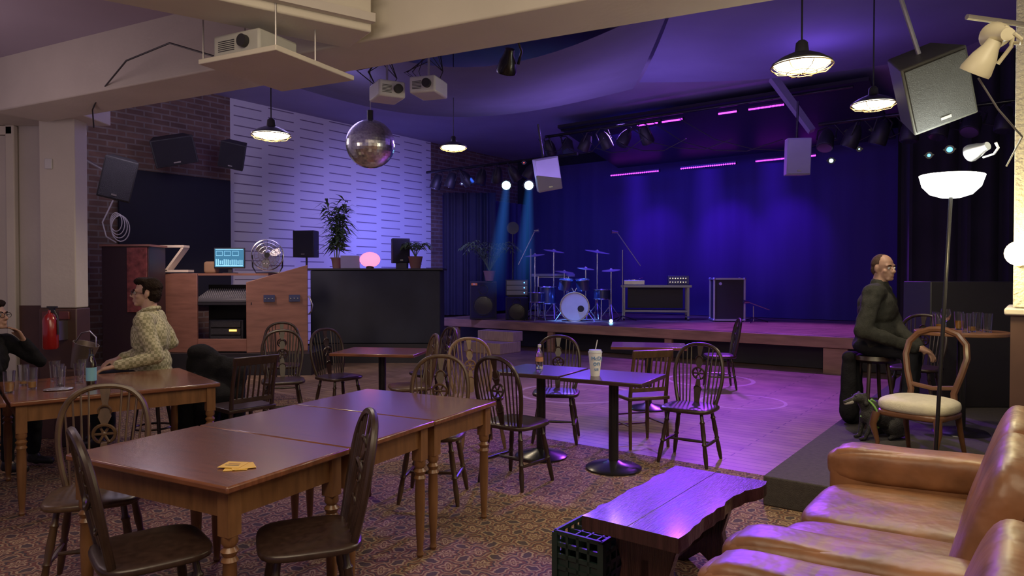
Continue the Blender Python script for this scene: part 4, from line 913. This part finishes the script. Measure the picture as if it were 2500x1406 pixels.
def cymb(px,d,h,r,tilt,lab):
    t=thing('cymbal_stand',lab,'cymbal',W(px,d)); 
    B().turn((0,0,h),Vector((0,0,h))+Vector((math.sin(tilt),-.12,math.cos(tilt)))*.04,[(0,r),(.3,r*.55),(.5,r*.2),(1,.02)],32).done('cymbal',cymm,t)
    B().cyl((0,0,.2),(0,0,h+.05),.015).done('pole',chrome,t)
    for k in range(3): a=k*2.1+.5; B().cyl((0,0,.35),(.28*math.cos(a),.28*math.sin(a),.01),.011).done('leg',chrome,t)
cymb(1352,15.7,1.52,.24,.15,'crash cymbal on a chrome stand'); cymb(1458,15.6,1.50,.28,.15,'ride cymbal on a chrome stand'); cymb(1492,14.9,1.08,.2,-.08,'hi-hat cymbals on a chrome stand'); cymb(1378,15.95,1.05,.22,.1,'low cymbal on a chrome stand'); cymb(1306,15.6,1.42,.22,-.12,'cymbal on a chrome stand'); cymb(1430,15.3,1.12,.19,.1,'splash cymbal on a chrome stand')
dr=B(); dr.cyl((0,0,.45),(0,0,.5),.17); dr.cyl((0,0,0),(0,0,.46),.02); dr.done('drum_stool',blackc,loc=W(1415,15.75),label='round black drum stool behind the kit',cat='stool')
def micst(px,d,h,dx,lab):
    t=thing('microphone_stand',lab,'microphone',W(px,d)); B().cyl((0,0,.02),(0,0,h*.8),.012).done('pole',steel,t)
    B().cyl((dx*1.1,0,h*.62),(-dx*.35,0,h),.011).done('boom_arm',steel,t); B().cyl((-dx*.3,0,h),(-dx*.7,-.02,h+.01),.025,.04).done('microphone',steel,t)
    for k in range(3): a=k*2.1; B().cyl((0,0,.1),(.3*math.cos(a),.3*math.sin(a),.01),.009).done('leg',blackg,t)
micst(1520,15,1.9,.35,'microphone on a boom stand above the drums'); micst(1296,15.3,1.95,-.25,'microphone on a boom stand'); micst(1840,14.4,.42,.3,'low microphone stand lying near a flight case')
fs=thing('equipment_stand','tall black box light on a stand','stage light',W(1252,15.85)); B().cyl((0,0,0),(0,0,2.0),.02).done('pole',blackg,fs); B().turn((0,-.05,2.05),(0,.08,2.05),[(0,.14),(1,.1)],20).done('lamp_housing',blackg,fs)
fc=thing('flight_case_table','wheeled flight case table carrying DJ equipment','table',W(1600,15.3),-.15)
B().box((0,0,.74),(1.45,.6,.06)).done('table_top',blackm,fc,bevel=.01); B().box((0,0,.2),(1.3,.5,.05)).done('lower_shelf',blackm,fc)
g=B()
for x in (-.68,.68):
    for y in (-.25,.25): g.box((x,y,.42),(.045,.045,.66)); g.cyl((x-.02,y,.05),(x+.02,y,.05),.05)
g.box((0,-.3,.74),(1.5,.015,.05)); g.box((0,-.26,.2),(1.36,.015,.04)); g.done('metal_frame',M('dark_steel_frame',(.2,.2,.24),.35,metal=1),fc)
B().box((0,.1,.5),(1.2,.03,.5)).done('back_panel',blackm,fc)
dk=thing('turntable','record deck on the flight case table','turntable',W(1548,15.3,Z+.771),-.15); B().box((0,0,.05),(.45,.36,.1)).done('deck_body',steel,dk,bevel=.008); B().cyl((0,0,.1),(0,0,.115),.15,n=28).done('platter',chrome,dk); B().tube([(.18,.12,.12),(.18,-.05,.15),(.12,-.1,.13)],.01).done('tone_arm',chrome,dk)
dk=thing('dj_mixer','rack mixer on the flight case table','mixer',W(1655,15.2,Z+.771),-.15); B().box((0,0,.1),(.45,.35,.2)).done('mixer_body',M('grey_rack_face',(.06,.06,.08),.4,metal=.5),dk,bevel=.008)
for j_ in range(2):
    for i in range(7): B().cyl((-.18+i*.055,-.175,.06+j_*.08),(-.18+i*.055,-.195,.06+j_*.08),.014).done('knob',chrome,dk)
f2=thing('flight_case','black flight case with metal edges and a badge','case',W(1775,14.8),-.1)
B().box((0,0,.47),(.6,.45,.86)).done('case_body',blackm,f2)
g=B()
for x in (-.31,.31):
    for y in (-.23,.23): g.box((x,y,.47),(.035,.035,.9)); g.sph((x,y,.04),.035,10); g.sph((x,y,.9),.035,10)
for z in (.04,.9):
    for y in (-.23,.23): g.box((0,y,z),(.64,.035,.035))
    for x in (-.31,.31): g.box((x,0,z),(.035,.48,.035))
g.done('metal_edges',M('silver_edge',(.5,.5,.55),.45,metal=.7),f2); B().cyl((-.18,-.235,.8),(-.18,-.225,.8),.03).done('badge',whitep,f2)
j=speaker('floor_speaker','large black loudspeaker with a small orange badge',W(1180,15.4),0.1,.6,.85,.5); B().box((-.2,-.02,.78),(.13,.008,.05)).done('badge',M('orange_badge',(.8,.2,.03),.4),j); text('lettering','JBL',.045,whitep,j,(-.2,-.026,.78),(pi/2,0,0))
palm(W(1195,15.45,Z+.855),.75,.75,18,'leafy palm standing on the loudspeaker')
speaker('stage_amplifier','black guitar amplifier beside the loudspeaker',W(1262,15.2),0.05,.5,.5,.34)
k3=thing('equipment_rack','rack case of electronics with blue lights','rack',W(1262,15.4,Z+.505)); B().box((0,0,.2),(.5,.32,.36),None).done('rack_case',blackm,k3,bevel=.01); B().box((0,0,.012),(.4,.26,.024)).done('foot',blackm,k3)
for r_ in range(3):
    B().box((0,-.165,.09+.11*r_),(.45,.012,.09)).done('rack_unit',M('dark_steel',(.12,.12,.15),.4,metal=.8),k3); B().sph((.16,-.175,.09+.11*r_),.014,8).done('indicator_light',bluedim,k3)
B().sph((0,0,0),.035,12).done('blue_floor_light',blueon,loc=W(1492,14.3,Z+.035),label='small bright blue light on the stage floor',cat='stage light')
ks=thing('keyboard_stand','metal keyboard stand holding a slim keyboard','stand',W(1350,16.35)); g=B()
for x in (-.35,.35): g.cyl((x,-.2,0),(x,-.2,.95),.018); g.cyl((x,.2,0),(x,.2,.95),.018); g.cyl((x,-.2,.93),(x,.2,.93),.018)
g.cyl((-.35,.0,.93),(.35,.0,.93),.015); g.cyl((-.35,-.2,.05),(.35,-.2,.05),.012); g.done('stand_frame',chrome,ks); B().box((0,0,.98),(1.0,.3,.07)).done('keyboard',whspk,ks,bevel=.01)
B().box((0,0,.65),(.9,.5,1.3)).done('dark_cabinet',blackm,loc=(4.75,7.4,.2),bevel=.01,label='tall dark cabinet behind the bar table',cat='cabinet')
dup(ch,(3.98,6.85,.2),face(-.6,-.6),'dark wheel-back chair behind the bar table')
# ---------------------------------------------------------------- lights
def light(kind,name,loc,target,energy,color,size=.5,spot=None,blend=.5,sy=None):
    ld=bpy.data.lights.new(name,kind); ld.energy=energy; ld.color=color
    if kind=='AREA':
        ld.size=size
        if sy: ld.shape='RECTANGLE'; ld.size_y=sy
    else: ld.shadow_soft_size=size
    if spot: ld.spot_size=math.radians(spot); ld.spot_blend=blend
    o=bpy.data.objects.new(name,ld); COL.objects.link(o); o.location=loc
    o.rotation_euler=(Vector(target)-Vector(loc)).to_track_quat('-Z','Y').to_euler(); return o
for px,e in ((1550,190),(1728,270),(1885,190)):
    a=pxa(px,14.9); light('SPOT','stage_wash',R(a,14.6,3.95),R(a,16.2,2.4),e,(.12,.010,1),.12,54,1)
light('AREA','stage_fill',R(-7,12.8,4.3),R(-6.5,15.5,.6),130,(.06,.03,1),1.5)
light('SPOT','kit_light',R(-8.4,12.0,4.0),W(1400,15,.9),3000,(.06,.18,1),.1,22)
light('SPOT','gear_light',R(-6.5,12.3,4.3),W(1660,15.2,1.2),500,(.10,.08,1),.1,34)
light('SPOT','deck_magenta',R(-4.0,13.0,4.4),R(-3.4,12.3,.6),1000,(.38,.08,1),.15,85)
light('SPOT','floor_magenta',R(-4.5,12.2,4.4),(2.0,8.0,0),1600,(.36,.05,1),.2,62,.9)
light('SPOT','floor_purple',R(-6.5,12.2,4.4),(-.2,8.3,0),520,(.32,.14,1),.2,72,.9)
light('SPOT','bench_blue',R(-5,11.5,4.3),R(-1.43,3.3,.4),1300,(.12,.02,1),.15,11,.6)
light('SPOT','table_blue',R(-7,11.5,4.2),(.5,5.7,.7),1300,(.16,.07,1),.15,20,.6)
light('SPOT','side_curtain_blue',R(-9.5,11.2,3.6),R(-11.0,15.5,1.8),170,(.04,.14,1),.1,70,.7)
light('SPOT','wall_wash',R(-8.6,9.2,3.4),R(-12.3,11.2,1.6),400,(.28,.22,1),.3,100,.9)
light('SPOT','wall_wash_low',(-1.6,14.2,2.5),R(-12.3,11.8,1.9),190,(.14,.15,1),.2,100,.9)
light('SPOT','wall_wash_high',(-3.2,9.0,3.6),R(-12.3,8.8,3.2),60,(.50,.42,1),.3,80,.9)
light('AREA','ceiling_violet',R(-5,9.0,2.9),R(-5,9.2,5),46,(.40,.25,1),2.5)
light('POINT','hall_violet_fill',(-2.5,8.8,3.9),(0,0,0),28,(.48,.38,1),.5)  # unseen violet fills added to raise the hall's ambient level
light('POINT','hall_violet_fill',(3.6,8.3,3.9),(0,0,0),22,(.32,.16,1),.5)
light('POINT','brick_fill',(-4.9,9.2,3.6),(0,0,0),34,(.88,.72,.95),.3)  # unseen light added to lift the brick wall out of black
light('AREA','room_warm',(-1.2,1.6,3.3),(-1.2,3.2,.0),68,(1,.76,.50),2.2)
light('AREA','room_warm_right',(1.6,1.2,3.2),(2.0,3.6,.4),27,(1,.78,.48),1.2)
light('POINT','ceiling_fill',(-.6,1.3,2.5),(0,0,0),17,(1,.84,.62),.25)  # unseen points added to brighten ceiling and beams, no fixture hangs here
light('POINT','ceiling_fill',(1.9,2.0,2.7),(0,0,0),12,(1,.88,.58),.2)  # second added ceiling brightener, also without a fixture
light('POINT','left_room_fill',(-4.4,4.4,2.5),(0,0,0),17,(1,.72,.74),.4)  # unseen fill added to lift the dark tones on the left
light('POINT','globe_light',R(-.24,4.72,1.72),(0,0,0),16,(1,.8,.35),.07)
light('POINT','bowl_light',(2.83,4.5,2.3),(0,0,0),12,(.95,1,.92),.12)
light('SPOT','sound_desk_fill',(-4.6,9.9,3.1),(-4.5,11.3,1.2),110,(1,.70,.58),.2,80)  # spot added to brighten the sound desk, no lamp stands there
w=bpy.data.worlds.new('world'); S.world=w; w.use_nodes=True; w.node_tree.nodes['Background'].inputs[0].default_value=(.44,.32,.52,1); w.node_tree.nodes['Background'].inputs[1].default_value=.28
